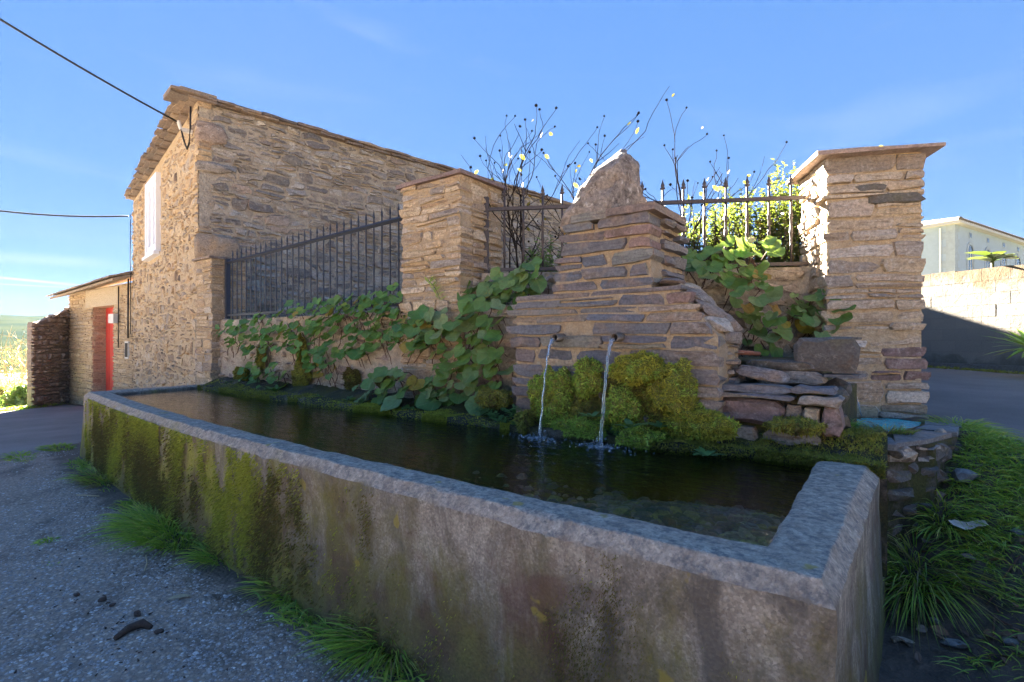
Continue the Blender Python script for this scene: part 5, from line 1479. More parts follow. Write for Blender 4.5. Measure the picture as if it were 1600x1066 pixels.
creeper('butterbur', 'clump of big drooping grey-green leaves hanging at the water edge', 'plant',
        [(575, 605), (600, 580), (640, 572), (668, 585), (672, 625), (650, 640), (600, 650), (585, 640)], (0, 3.36), NW, 42, 0.15, L_big, rl, (0.02, 0.2), 0.05, 0.45, stems=10)
creeper('butterbur', 'large clump of broad leaves climbing between red-capped pillar and fountain', 'plant',
        [(655, 500), (690, 480), (720, 505), (745, 470), (790, 470), (798, 520), (800, 580), (770, 625), (700, 632), (668, 605), (690, 560), (662, 540)], (0, 3.42), NW, 105, 0.135, L_big, rl, (0.02, 0.14), 0.02, 0.45, stems=20)
creeper('butterbur', 'dark leafy clump under the spiked fence beside the red-capped pillar', 'plant',
        [(730, 455), (760, 438), (800, 425), (845, 405), (856, 440), (850, 470), (800, 495), (760, 500), (735, 480)], (0, 3.72), NW, 70, 0.135, L_big, rl, (0.02, 0.2), 0.03, 0.45, stems=14)
NE_ = (frE.n.x, frE.n.y)
oE = frE.p(0, 0, 0.1)[:2]
creeper('butterbur', 'leafy clump tumbling from the fence down behind the fountain shoulder', 'plant',
        [(1050, 395), (1100, 385), (1160, 378), (1200, 385), (1185, 420), (1190, 470), (1215, 515), (1205, 550), (1170, 545), (1150, 480), (1110, 440), (1060, 420)], oE, NE_, 85, 0.135, L_big, rl, (0.02, 0.35), 0.06, 0.5, stems=20)
creeper('butterbur', 'small leafy clump on the low wall touching the big tan pillar', 'plant',
        [(1222, 480), (1240, 460), (1275, 450), (1304, 455), (1302, 515), (1262, 525), (1228, 500)], oE, NE_, 34, 0.13, L_big, rl, (0.02, 0.3), 0.1, 0.5, stems=8)
creeper('young_creeper', 'sparse small-leaved creeper at the foot of the red-capped pillar', 'creeper',
        [(632, 505), (650, 480), (680, 492), (690, 520), (660, 548), (636, 540)], (0, 3.44), NW, 22, 0.12, L_round, rl, (0.02, 0.1), 0.25, 0.6, stems=8)
creeper('young_creeper', 'few pale leaves on the mossy wall base below the dark railing', 'creeper',
        [(400, 585), (440, 560), (455, 590), (450, 618), (405, 612)], (0, 3.46), NW, 18, 0.10, L_round, rl, (0.02, 0.1), 0.1, 0.6, stems=6)
creeper('young_creeper', 'few small leaves among brown moss on the pale wall', 'creeper',
        [(500, 560), (520, 552), (530, 580), (515, 590), (500, 585)], (0, 3.48), NW, 9, 0.10, L_round, rl, (0.02, 0.08), 0.2, 0.6, stems=4)

# ------------------------------------------------------------------ blades, moss, grass
RS = np.random.RandomState(4)
def blades_mesh(name, P, D, Ln, Wd, mat, bend=0.0, segs=1, centre=True):
    """P points, D directions, Ln lengths, Wd widths; each blade is a small bent strip."""
    n = len(P)
    D = D / np.linalg.norm(D, axis=1, keepdims=True)
    R = RS.normal(size=(n, 3)); S = np.cross(D, R); S /= np.linalg.norm(S, axis=1, keepdims=True) + 1e-9
    Hd = D.copy(); Hd[:, 2] = 0; hn = np.linalg.norm(Hd, axis=1, keepdims=True) + 1e-6; Hd = Hd / hn
    V = []; m = 2 * segs + 1
    for k in range(segs):
        t = k / segs
        c = P + D * (Ln * t)[:, None] + (Hd * 0.6 - np.array([0, 0, 1.0])) * (bend * Ln * t * t)[:, None]
        w = (Wd * (1 - 0.5 * t * t))[:, None] * 0.5
        V += [c - S * w, c + S * w]
    V.append(P + D * Ln[:, None] + (Hd * 0.6 - np.array([0, 0, 1.0])) * (bend * Ln)[:, None])
    V = np.stack(V, axis=1).reshape(-1, 3)
    b = (np.arange(n) * m)[:, None]
    F = []
    for k in range(segs - 1):
        F += [np.concatenate([b + 2 * k, b + 2 * k + 1, b + 2 * k + 2], 1), np.concatenate([b + 2 * k + 1, b + 2 * k + 3, b + 2 * k + 2], 1)]
    k = segs - 1
    F.append(np.concatenate([b + 2 * k, b + 2 * k + 1, b + 2 * k + 2], 1))
    return make_mesh(name, V, np.concatenate(F, 0), mat, False, centre)

def moss_mound(c, rad, mat, label, seed, n=2600, ln=0.0125, parent_mat=None):
    """A cushion of moss: lumpy body with a skin of tiny shoots."""
    import bmesh
    bm = bmesh.new(); bmesh.ops.create_icosphere(bm, subdivisions=4, radius=1.0)
    c = Vector(c); V = []
    for p in bm.verts:
        q = p.co.copy()
        d = 0.80 + 0.42 * noise.noise(q * 1.6 + Vector((seed, 0, 0))) + 0.20 * noise.noise(q * 4.1 + Vector((0, seed, 0))) + 0.12 * noise.noise(q * 9 + Vector((0, seed, 0)))
        V.append(c + Vector((q.x * rad[0], q.y * rad[1], q.z * rad[2])) * d)
    F = [tuple(x.index for x in fc.verts) for fc in bm.faces]
    bm.free()
    root = thing('moss_cushion', (c.x, c.y, c.z - rad[2]), label, 'moss', 'moss cushions below the spouts')
    obj('cushion', V, F, M_mossbody, root, True)
    V = np.array([tuple(p) for p in V]); T = np.array(F)
    A, B, C = V[T[:, 0]], V[T[:, 1]], V[T[:, 2]]
    nr = np.cross(B - A, C - A); ar = np.linalg.norm(nr, axis=1); nr = nr / (ar[:, None] + 1e-12)
    front = (nr[:, 1] < 0.35)
    pr = ar * front; pr = pr / pr.sum()
    ids = RS.choice(len(T), n, p=pr)
    u, w = RS.rand(n), RS.rand(n); k = u + w > 1; u[k] = 1 - u[k]; w[k] = 1 - w[k]
    P = A[ids] + (B - A)[ids] * u[:, None] + (C - A)[ids] * w[:, None]
    D = nr[ids] + RS.normal(size=(n, 3)) * 0.55 + np.array([0, -0.1, 0.25])
    L_ = ln * RS.uniform(0.6, 1.5, n)
    mixv = np.array([noise.noise(Vector((p[0] * 13, p[1] * 13, p[2] * 13))) + 0.6 * noise.noise(Vector((p[0] * 40, p[1] * 40, p[2] * 40))) for p in P]) + RS.normal(size=n) * 0.12
    alt = {M_moss_g.name: M_moss_y, M_moss_y.name: M_moss_g, M_moss_o.name: M_moss_b, M_moss_b.name: M_moss_o}[mat.name]
    L_ = L_ * (1 + 0.9 * (RS.rand(n) < 0.12))
    for sel, m_ in ((mixv < 0.36, mat), (mixv >= 0.36, alt)):
        if sel.sum() < 3: continue
        me, cc = blades_mesh('moss_shoots', (P - D * 0.002)[sel], D[sel], L_[sel], L_[sel] * 0.5, m_, 0.2, 1)
        link('moss_shoots', me, cc, root, 'stuff')
    return root
def mnd(px, py, rx, rz, Y=3.22, ry=0.13):
    p = wall_pt(px, py, (0, Y), NW); k = math.hypot(p.x, p.y); dep = p.x * FX + p.y * FY
    return p, (rx * dep / 800 * 1.05, ry, rz * dep / 800)
for i, (px, py, rx, rz, m, lab, Y) in enumerate((
        (866, 622, 44, 52, M_moss_g, 'tall bright green moss cushion behind the water jet nearer the red-capped pillar', 3.20),
        (918, 590, 30, 34, M_moss_g, 'small green moss cushion between the two water jets', 3.24),
        (1000, 575, 48, 27, M_moss_y, 'wide yellow-green moss cushion bulging from the fountain under the spout', 3.19),
        (972, 636, 30, 36, M_moss_g, 'round green moss cushion just behind the water jet nearer the slabs', 3.18),
        (1056, 612, 38, 52, M_moss_y, 'tall pointed yellow-green moss cushion at the fountain corner', 3.22),
        (1094, 662, 62, 26, M_moss_y, 'broad yellow-green moss bank before the stacked slabs', 3.22),
        (905, 668, 46, 20, M_moss_g, 'low green moss cushion at the water edge between the jets', 3.13),
        (1000, 684, 34, 16, M_moss_g, 'low green moss cushion at the water edge past the second jet', 3.10),
        (822, 658, 12, 17, M_moss_o, 'dark olive mossy stone at the water edge beside the first jet', 3.10),
        (770, 622, 34, 18, M_moss_o, 'flat olive moss patch at the fountain foot under the broad leaves', 3.28),
        (905, 640, 40, 40, M_moss_o, 'brownish moss filling the hollow between the green cushions', 3.30),
        (462, 590, 26, 24, M_moss_o, 'olive brown moss hump at the foot of the pale wall', 3.42),
        (372, 586, 24, 14, M_moss_o, 'small olive moss hump at the foot of the slim pillar', 3.44),
        (545, 592, 20, 18, M_moss_b, 'rusty brown moss hump on the pale wall', 3.44),
        (470, 545, 14, 26, M_moss_o, 'olive moss streak hanging below the creeper', 3.48),
        (408, 560, 12, 22, M_moss_o, 'brown moss streak on the wall near the slim pillar', 3.48),
        (1240, 665, 40, 14, M_moss_o, 'olive moss on the ledge under the stacked slabs', 3.30),
        (590, 595, 16, 12, M_moss_b, 'little rusty moss hump beside the drooping grey-green leaves', 3.42))):
    p, rad = mnd(px, py, rx, rz, Y)
    if Y > 3.38: rad = (rad[0] * 1.1, 0.04, rad[2]); p = p + Vector((0, 3.49 - p.y, 0))
    moss_mound(p, rad, m, lab, i * 2.7, 8000 if rx > 40 else 5000)

# the mossy mat on the fountain foot between the cushions
gx_ = np.arange(-2.20, -0.86, 0.02); gz_ = np.arange(0.74, 1.40, 0.02)
V = []; T = []
def mat_t(x, z):
    top = 1.18 + 0.14 * noise.noise(Vector((x * 3.1, 2.2, 0))) - 0.5 * abs(x + 1.55) ** 2
    k = sstep(top + 0.06, top - 0.10, z) * (0.45 + 0.75 * noise.noise(Vector((x * 6, z * 5, 3))) + 0.45 * noise.noise(Vector((x * 15, z * 13, 8))))
    return 0.085 * k * (1 + 0.9 * (1.1 - z))
for x in gx_:
    for z in gz_: V.append((x, 3.272 - mat_t(x, z), z))
nz_ = len(gz_)
for i in range(len(gx_) - 1):
    for j in range(nz_ - 1):
        if max(mat_t(gx_[i], gz_[j]), mat_t(gx_[i + 1], gz_[j + 1])) > 0.012: T.append((i * nz_ + j, (i + 1) * nz_ + j, (i + 1) * nz_ + j + 1, i * nz_ + j + 1))
root = thing('moss_mat', (-1.55, 3.2, 0.76), 'ragged olive moss mat on the fountain foot between the cushions', 'moss')
obj('mat', V, T, M_mossbody, root, True)
P = []
while len(P) < 14000:
    x = RS.uniform(-2.2, -0.88); z = RS.uniform(0.75, 1.38); t_ = mat_t(x, z)
    if t_ > 0.010: P.append((x, 3.274 - t_, z))
P = np.array(P); D = np.stack([RS.normal(size=len(P)) * .5, -1 + RS.normal(size=len(P)) * .3, 0.1 + RS.normal(size=len(P)) * .5], 1)
mixv = np.array([noise.noise(Vector((p[0] * 7, 5.5, p[2] * 7))) for p in P]) + RS.normal(size=len(P)) * 0.15
L_ = 0.016 * RS.uniform(0.5, 1.8, len(P))
for sel, m_ in ((mixv < -0.12, M_moss_b), ((mixv >= -0.12) & (mixv < 0.18), M_moss_o), (mixv >= 0.18, M_moss_g)):
    me, c = blades_mesh('moss_shoots', P[sel], D[sel], L_[sel], L_[sel] * 0.45, m_, 0.3, 1); link('moss_shoots', me, c, root, 'stuff')
# moss fringe on the back ledge and moss fur on the trough front
def fringe(name, label, xs_, n, mat, ydx, ln=0.014, thr=-0.1, zoff=0.0):
    P = []; D = []
    while len(P) < n:
        x = RS.uniform(*xs_); 
        if noise.noise(Vector((x * 2.4, 7.7, ydx[0]))) < thr: 
            if RS.rand() < 0.9: continue
        y0 = ledge_y(x); t = RS.rand()
        if t < 0.35: y = y0 - 0.004; z = RIM - 0.07 * RS.rand() + 0.01; d = (RS.normal() * 0.4, -1, 0.4 + RS.normal() * 0.4)
        else: y = y0 + 0.02 + RS.rand() * (ydx[1] - 0.02); z = ledge_h(x, y) - 0.004; d = (RS.normal() * 0.5, -0.3 + RS.normal() * 0.5, 1)
        P.append((x, y, z + zoff)); D.append(d)
    L_ = ln * RS.uniform(0.6, 1.6, n)
    me, c = blades_mesh(name, np.array(P), np.array(D), L_, L_ * 0.45, mat, 0.1, 1)
    o = link(name, me, c, None, 'stuff'); tag(o, label, 'moss'); return o
fringe('moss_fringe', 'yellow-green moss along the trough back edge below the broad leaves', (-5.2, -2.3), 16000, M_moss_y, (1.0, 0.22))
fringe('moss_fringe', 'olive moss carpet on the trough back edge below the stacked slabs', (-1.35, -0.1), 11000, M_moss_o, (2.0, 0.16), 0.016, -0.6)
fringe('moss_fringe', 'deep olive moss filling the corner between trough end and small basin', (-0.62, -0.03), 9000, M_moss_o, (4.0, 0.55), 0.02, -0.9)
fringe('moss_fringe', 'patchy moss along the trough back edge near the slim pillar', (-7.9, -5.2), 8000, M_moss_o, (3.0, 0.25), 0.018)
def front_y(x):
    for i in range(3, 11):
        a, b = outer[i], outer[i + 1]
        if b[0] <= x <= a[0]: return a[1] + (b[1] - a[1]) * (x - a[0]) / (b[0] - a[0])
    return 1.53
P = []; D = []
while len(P) < 75000:
    x = -0.3 - 7.5 * RS.rand(); z = 0.03 + 0.72 * RS.rand() ** 0.8
    m = noise.noise(Vector((x * 1.9, 3.3, z * 1.1))) * 0.6 + noise.noise(Vector((x * 6, 1.3, z * 2.6))) * 0.45 + noise.noise(Vector((x * 17, 1.3, z * 7))) * 0.3 + 0.25 * sstep(-2.4, -4.2, x) - 0.75 * (z - 0.28) * sstep(-3.6, -2.0, x) - 0.35 * sstep(-6.6, -7.8, x) - 0.12
    if m < RS.normal() * 0.16 + 0.16: continue
    y = front_y(x) - 0.012 - 0.0
    t_ = -0.14 + 0.14 * sstep(-0.1, 0.6, z)
    P.append((x, y + t_ * 0.21 * 0.55, z)); D.append((RS.normal() * 0.5, -1.0, -0.5 + RS.normal() * 0.4))
P = np.array(P); L_ = 0.016 * RS.uniform(0.5, 1.5, len(P)) * np.clip(0.35 + (-P[:, 0] - 0.3) * 0.22, 0.35, 1.0)
yel = np.array([noise.noise(Vector((p[0] * 2.3, 9.1, p[2] * 1.5))) + 0.6 * (p[2] - 0.45) - 0.45 * sstep(-3.4, -1.8, p[0]) + RS.normal() * 0.2 for p in P])
for sel, m, lab in ((yel > 0.12, M_moss_y, 'bright yellow-green moss streaks down the trough front'), ((yel <= 0.12) & (yel > -0.22), M_moss_o, 'dull olive moss on the trough front'), (yel <= -0.22, M_moss_b, 'brown moss low on the trough front')):
    if sel.sum() < 50: continue
    me, c = blades_mesh('moss_fur', P[sel], np.array(D)[sel], L_[sel], L_[sel] * 0.5, m, 0.15, 1)
    o = link('moss_fur', me, c, None, 'stuff'); tag(o, lab, 'moss')

def tuft(x, y, n, hgt, spread, label, mats=(M_grass,), lean=(0, 0), rad=0.12, ry=None, bend=0.45, wid=0.006):
    root = thing('grass_tuft', (x, y, ground_h(x, y)), label, 'grass tuft', 'grass tufts growing from cracks')
    per = n // len(mats)
    for m in mats:
        a = RS.rand(per) * 6.283; d = np.sqrt(RS.rand(per))
        X = x + np.cos(a) * d * rad; Y = y + np.sin(a) * d * (ry or rad)
        Z = np.array([ground_h(p, q) for p, q in zip(X, Y)]) - 0.01
        Dv = np.stack([np.cos(a) * d * spread + lean[0] + RS.normal(size=per) * 0.18, np.sin(a) * d * spread + lean[1] + RS.normal(size=per) * 0.18, np.ones(per)], 1)
        L_ = hgt * RS.uniform(0.45, 1.25, per)
        me, c = blades_mesh('blades', np.stack([X, Y, Z], 1), Dv, L_, wid * RS.uniform(0.6, 1.4, per), m, bend, 4)
        link('blades', me, c, root, 'stuff')
    return root
GY = (M_grass, M_grass_y)
def gpt(px, py):
    d = at(px, py, 1.0) - Vector((0, 0, EYE)); k = (0.0 - EYE) / d.z
    k = 0.8
    while k < 40:
        if EYE + d.z * k <= ground_h(d.x * k, d.y * k): break
        k += 0.01
    return d.x * k, d.y * k
for (px, py, n, hg, sp, rad, ry, mats, lab) in (
        (596, 1010, 620, 0.24, 0.9, 0.17, 0.08, (M_grass, M_grass, M_grass_y, M_grass_dry), 'biggest grass tuft at the trough foot in the near foreground'),
        (250, 832, 900, 0.26, 0.8, 0.5, 0.16, (M_grass, M_grass, M_grass_y), 'lush dark grass clump at the trough foot beside the concrete apron'),
        (155, 752, 260, 0.22, 0.7, 0.35, 0.12, (M_grass_dry, M_grass_y), 'dry straggly grass tuft at the trough foot near the lane'),
        (340, 872, 220, 0.20, 0.7, 0.16, 0.08, (M_grass, M_grass_y), 'thin grass tuft beside the lush clump at the trough foot'),
        (448, 925, 320, 0.20, 0.8, 0.16, 0.07, (M_grass_dry, M_grass, M_grass_y), 'yellowing grass tuft between lush clump and the biggest tuft'),
        (706, 1056, 160, 0.12, 0.7, 0.10, 0.05, (M_grass, M_grass_y), 'low grass tuft at the photo edge under the trough'),
        (74, 846, 120, 0.05, 0.9, 0.05, 0.04, (M_grass,), 'tiny bright grass tuft alone on the concrete apron'),
        (76, 882, 60, 0.03, 0.9, 0.06, 0.04, (M_grass,), 'tiny flat weed patch on the concrete apron'),
        (92, 700, 240, 0.10, 0.8, 0.35, 0.14, (M_grass, M_grass_y), 'short grass strip where the lane meets the trough end'),
        (30, 714, 200, 0.08, 0.8, 0.4, 0.12, (M_grass,), 'short grass strip along the edge of the lane')):
    x, y = gpt(px, py)
    tuft(x, y, n, hg, sp, lab, mats, (0, -0.25), rad, ry, 0.5, 0.007 if py > 800 else 0.009)
for (px, py, d, n, hg, rad, mats, lab, lean) in (
        (1425, 800, 2.75, 700, 0.42, 0.14, (M_grass_y, M_grass, M_grass_dry), 'tall arching yellow-green grass against the trough end', (-0.1, -0.5)),
        (1475, 775, 2.95, 520, 0.30, 0.10, (M_grass_y, M_grass), 'upright light green grass tuft below the small basin', (0.1, -0.25)),
        (1500, 690, 3.55, 320, 0.22, 0.10, (M_grass_y, M_grass), 'light green grass tuft at the road side of the small basin', (0.2, -0.1))):
    p = at(px, py, d)
    tuft(p.x, p.y, n, hg, 0.9, lab, mats, lean, rad, None, 0.55, 0.006)
# dry tuft and grass on the basin slabs
for (x, y, n, hg, m, lab) in ((-0.02, 4.02, 300, 0.09, (M_grass_dry, M_grass_y), 'dry grass tuft growing between the slabs of the small basin'), (-0.32, 4.05, 300, 0.12, (M_grass, M_grass_y), 'green grass growing along the edge of the turquoise water')):
    root = thing('grass_tuft', (x, y, BZ), lab, 'grass tuft', 'grass tufts growing from cracks')
    for mm_ in m:
        k = n // 2; a = RS.rand(k) * 6.283; d = np.sqrt(RS.rand(k)) * 0.10
        Pn = np.stack([x + np.cos(a) * d * 1.4, y + np.sin(a) * d * 0.6, np.full(k, BZ - 0.01)], 1)
        Dn = np.stack([np.cos(a) * 0.6 + RS.normal(size=k) * .3, np.sin(a) * 0.6 - 0.2 + RS.normal(size=k) * .3, np.ones(k)], 1)
        me, c = blades_mesh('blades', Pn, Dn, hg * RS.uniform(0.5, 1.2, k), 0.004 * RS.uniform(0.7, 1.3, k), mm_, 0.4, 3)
        link('blades', me, c, root, 'stuff')
# weeds and sprouts all along the trough foot
n = 1100
P = []; D = []
while len(P) < n:
    x = -0.4 - 7.8 * RS.rand(); yb = front_y(x) - 0.035
    if noise.noise(Vector((x * 2.1, 4.4, 0))) + RS.normal() * 0.15 < 0.14: continue
    y = yb - abs(RS.normal()) * 0.06
    P.append((x, y, ground_h(x, y))); D.append((RS.normal() * .6, -0.4 + RS.normal() * .4, 1))
me, c = blades_mesh('weeds', np.array(P), np.array(D), RS.uniform(0.03, 0.13, n), RS.uniform(0.004, 0.012, n), M_grass_y, 0.5, 3)
o = link('weeds', me, c, None, 'stuff'); tag(o, 'thin line of weeds where the trough front meets the apron', 'weeds')
# the grass bank
def bank(n, mat, hg, name, label, dens):
    P = []
    while len(P) < n:
        x = RS.uniform(-0.05, 2.2); y = RS.uniform(2.6, 4.9)
        d = road_d(x, y)
        if d > 0.05 or d < -1.25: continue
        if y > 3.55 and x < 0.38 and x < 0.05 + (y - 3.55) * 0.42: continue
        if noise.noise(Vector((x * 3, y * 3, dens))) + 0.75 * (d + 0.75) < RS.normal() * 0.1: continue
        P.append((x, y, ground_h(x, y) + 0.03))
    P = np.array(P)
    D = np.stack([RS.normal(size=n) * 0.5, -0.25 + RS.normal(size=n) * 0.5, np.ones(n)], 1)
    me, c = blades_mesh(name, P, D, hg * RS.uniform(0.4, 1.3, n), 0.0055 * RS.uniform(0.6, 1.4, n), mat, 0.55, 3)
    o = link(name, me, c, None, 'stuff'); tag(o, label, 'grass')
bank(11000, M_grass, 0.13, 'grass', 'dark green grass on the bank between road and mud', 1.0)
bank(6500, M_grass_y, 0.13, 'grass', 'yellowish blades mixed into the grass bank beside the road', 5.0)

# grass verge at the foot of the ruined wall
P = np.stack([RS.uniform(-21.5, -18.8, 2500), RS.uniform(2.6, 4.2, 2500), np.zeros(2500)], 1)
P[:, 1] = 3.45 - (P[:, 0] + 19.42) * 1.1 + RS.uniform(-0.75, 0.1, 2500)
P[:, 2] = [ground_h(a, b) for a, b, _ in P]
D = np.stack([RS.normal(size=2500) * .4, RS.normal(size=2500) * .4, np.ones(2500)], 1)
me, c = blades_mesh('grass', P, D, RS.uniform(0.06, 0.2, 2500), RS.uniform(0.01, 0.03, 2500), M_grass, 0.4, 2)
o = link('grass', me, c, None, 'stuff'); tag(o, 'grass verge at the foot of the dark ruined wall', 'grass')
# weeds at the foot of the block wall
n = 2500
s_ = RS.uniform(0, frB.len, n); q_ = RS.uniform(0.1, 0.35, n)
P = np.array([frB.p(a, 0, b) for a, b in zip(s_, q_)]); P[:, 2] = [ground_h(a, b) for a, b, _ in P]
D = np.stack([RS.normal(size=n) * .6, RS.normal(size=n) * .6, np.ones(n)], 1)
me, c = blades_mesh('weeds', P, D, RS.uniform(0.02, 0.09, n), RS.uniform(0.01, 0.03, n), M_moss_o, 0.3, 2)
o = link('weeds', me, c, None, 'stuff'); tag(o, 'mossy weeds along the foot of the sunlit block wall', 'weeds')

# ------------------------------------------------------------------ small water plants
def rosette(c, n, s, mesh, label, r, name='water_plant', up=0.5, group='small plants on the trough back edge'):
    c = Vector(c)
    root = thing(name, c, label, 'plant', group)
    for k in range(n):
        a = k * 2.4 + r.uniform(-0.3, 0.3); e = r.uniform(0.2, 1.0) * up + 0.1
        tip = Vector((math.cos(a), math.sin(a), e)); nn = Vector((-math.cos(a) * e, -math.sin(a) * e, 1))
        lf = link('leaf', mesh, c + Vector((math.cos(a) * 0.01, math.sin(a) * 0.01, 0)), root)
        orient(lf, nn, tip, s * r.uniform(0.6, 1.15), r)
    return root
for (px, py, d, n, s, lab) in (
        (1104, 712, 2.97, 16, 0.085, 'bright leafy rosette at the water edge before the olive moss'),
        (1212, 690, 3.02, 10, 0.08, 'small green rosette on the ledge before the stacked slabs'),
        (1120, 682, 3.12, 12, 0.08, 'green rosette sunk in the yellow-green moss bank'),
        (1030, 668, 3.2, 16, 0.10, 'leafy rosette between the moss cushions at the fountain corner'),
        (985, 668, 3.15, 16, 0.11, 'leafy rosette behind the second water jet'),
        (925, 652, 3.3, 14, 0.10, 'leafy rosette between the two water jets'),
        (1110, 590, 3.25, 18, 0.06, 'little green weed on the slabs beside the fountain foot'),
        (430, 612, 6.3, 16, 0.16, 'green leafy plant on the back edge below the railing'),
        (548, 628, 5.35, 20, 0.15, 'spreading green weed on the back edge below the pale wall'),
        (505, 622, 5.7, 16, 0.13, 'small green weed on the back edge beside the brown moss'),
        (362, 600, 7.2, 16, 0.14, 'small weed on the back edge near the slim pillar'),
        (1262, 705, 2.86, 8, 0.04, 'tiny green weed on the inner corner of the trough')):
    rosette(at(px, py, d), n, s, L_lance, lab, rl)
# the dense cress patch
for i, (x0, x1, y0, y1, cnt, lab) in enumerate(((742, 822, 640, 668, 26, 'patch of small watercress at the water edge under the fountain'), (940, 1000, 650, 690, 10, 'watercress around the foot of the second water jet'))):
    pc = at((x0 + x1) / 2, y1, 3.6 if i == 0 else 3.2)
    root = thing('watercress', pc, lab, 'plant')
    for k in range(cnt):
        px, py = rl.uniform(x0, x1), rl.uniform(y0, y1)
        p = wall_pt(px, py, (0, 3.10 + (y1 - py) * 0.004), NW)
        for q in range(9):
            a = rl.uniform(0, 6.28); tip = Vector((math.cos(a), math.sin(a) - 0.4, rl.uniform(0.1, 0.9)))
            lf = link('leaf', L_lance, p + Vector((rl.uniform(-.02, .02), rl.uniform(-.02, .02), rl.uniform(-.01, .02))), root)
            orient(lf, Vector((-tip.x * 0.4, -tip.y * 0.4 - 0.3, 1)), tip, rl.uniform(0.035, 0.065), rl)
# wiry herb growing from the red-capped pillar
p = wall_pt(690, 470, (0, 3.44), NW)
root = thing('wiry_herb', p, 'wiry green herb sprouting from the red-capped pillar', 'plant')
mb = MB(); pts = [p + Vector((-0.02 * k * k * 0.12, -0.02 - 0.006 * k, 0.028 * k)) for k in range(8)]
mb.tube(pts, 0.003, 4); mb.build('stem', M_stem, root)
for k in range(46):
    q = pts[0].lerp(pts[-1], rl.random()); lf = link('leaf', L_blade, q, root)
    orient(lf, Vector((rl.uniform(-1, 1), -1, 0.4)), Vector((rl.uniform(-1, 1), rl.uniform(-0.6, 0.2), 0.8)), rl.uniform(0.05, 0.09), rl)

# ------------------------------------------------------------------ garden behind the fence
def rose_bush(px, py_base, d, top, width, seed, label, nleaf=14, nst=7):
    r = random.Random(seed)
    b = at(px, py_base, d); b.z = 1.70
    root = thing('rose_bush', b, label, 'rose bush', 'bare rose bushes behind the spiked fence')
    mb = MB(); hips = MB(); ends = []
    H = (top - 1.7) * 1.32
    def grow(p, dr, ln, rad, depth):
        pts = [p]; dd = dr.copy()
        for k in range(5):
            dd = (dd + Vector((r.gauss(0, 0.16), r.gauss(0, 0.16), r.gauss(0.02, 0.08)))).normalized()
            pts.append(pts[-1] + dd * ln / 5)
        mb.tube(pts, [rad * (1 - 0.09 * k) for k in range(6)], 5, False)
        if depth == 0: ends.append(pts[-1]); return
        for k in range(r.choice((2, 3, 3))):
            i = r.choice((2, 3, 4, 5, 5)); q = pts[i]
            nd = (dd + Vector((r.gauss(0, 0.55), r.gauss(0, 0.55), r.gauss(0.25, 0.3)))).normalized()
            grow(q, nd, ln * r.uniform(0.42, 0.72), rad * 0.6, depth - 1)
    for k in range(nst):
        a = r.uniform(0, 6.28)
        grow(b + Vector((math.cos(a) * 0.06, math.sin(a) * 0.06, 0)), Vector((math.cos(a) * width, math.sin(a) * width, 1)).normalized(), H * r.uniform(0.42, 0.62), 0.010, 2)
    mb.build('stems', M_rosebark, root, True)
    for e in ends:
        if r.random() < 0.62:
            s = r.uniform(0.009, 0.014)
            hips.tube([e, e + Vector((0, 0, s * 0.5)), e + Vector((0, 0, s * 1.4)), e + Vector((0, 0, s * 2.0))], [0.003, s, s, 0.003], 6)
    hips.build('rose_hips', M_hip, root, True, 'stuff')
    for k in range(nleaf):
        e = r.choice(ends) + Vector((r.gauss(0, .05), r.gauss(0, .05), r.gauss(-.08, .12)))
        lf = link('leaf', L_rose, e, root)
        orient(lf, Vector((r.uniform(-1, 1), -1, r.uniform(-.3, 1))), Vector((r.uniform(-1, 1), r.uniform(-.5, .5), -0.6)), r.uniform(0.04, 0.075), r)
rose_bush(802, 400, 5.25, 3.55, 0.22, 3, 'tall bare rose bush with yellow leaves beside the red-capped pillar', 22, 8)
rose_bush(890, 400, 5.2, 3.40, 0.25, 14, 'bare rose bush behind the pointed boulder', 12, 6)
rose_bush(1070, 400, 5.3, 3.42, 0.26, 25, 'bare rose bush rising over the fence spikes past the boulder', 12, 7)
rose_bush(1150, 400, 5.6, 3.15, 0.3, 31, 'low rose bush with orange yellow leaves against the evergreen hedge', 40, 5)

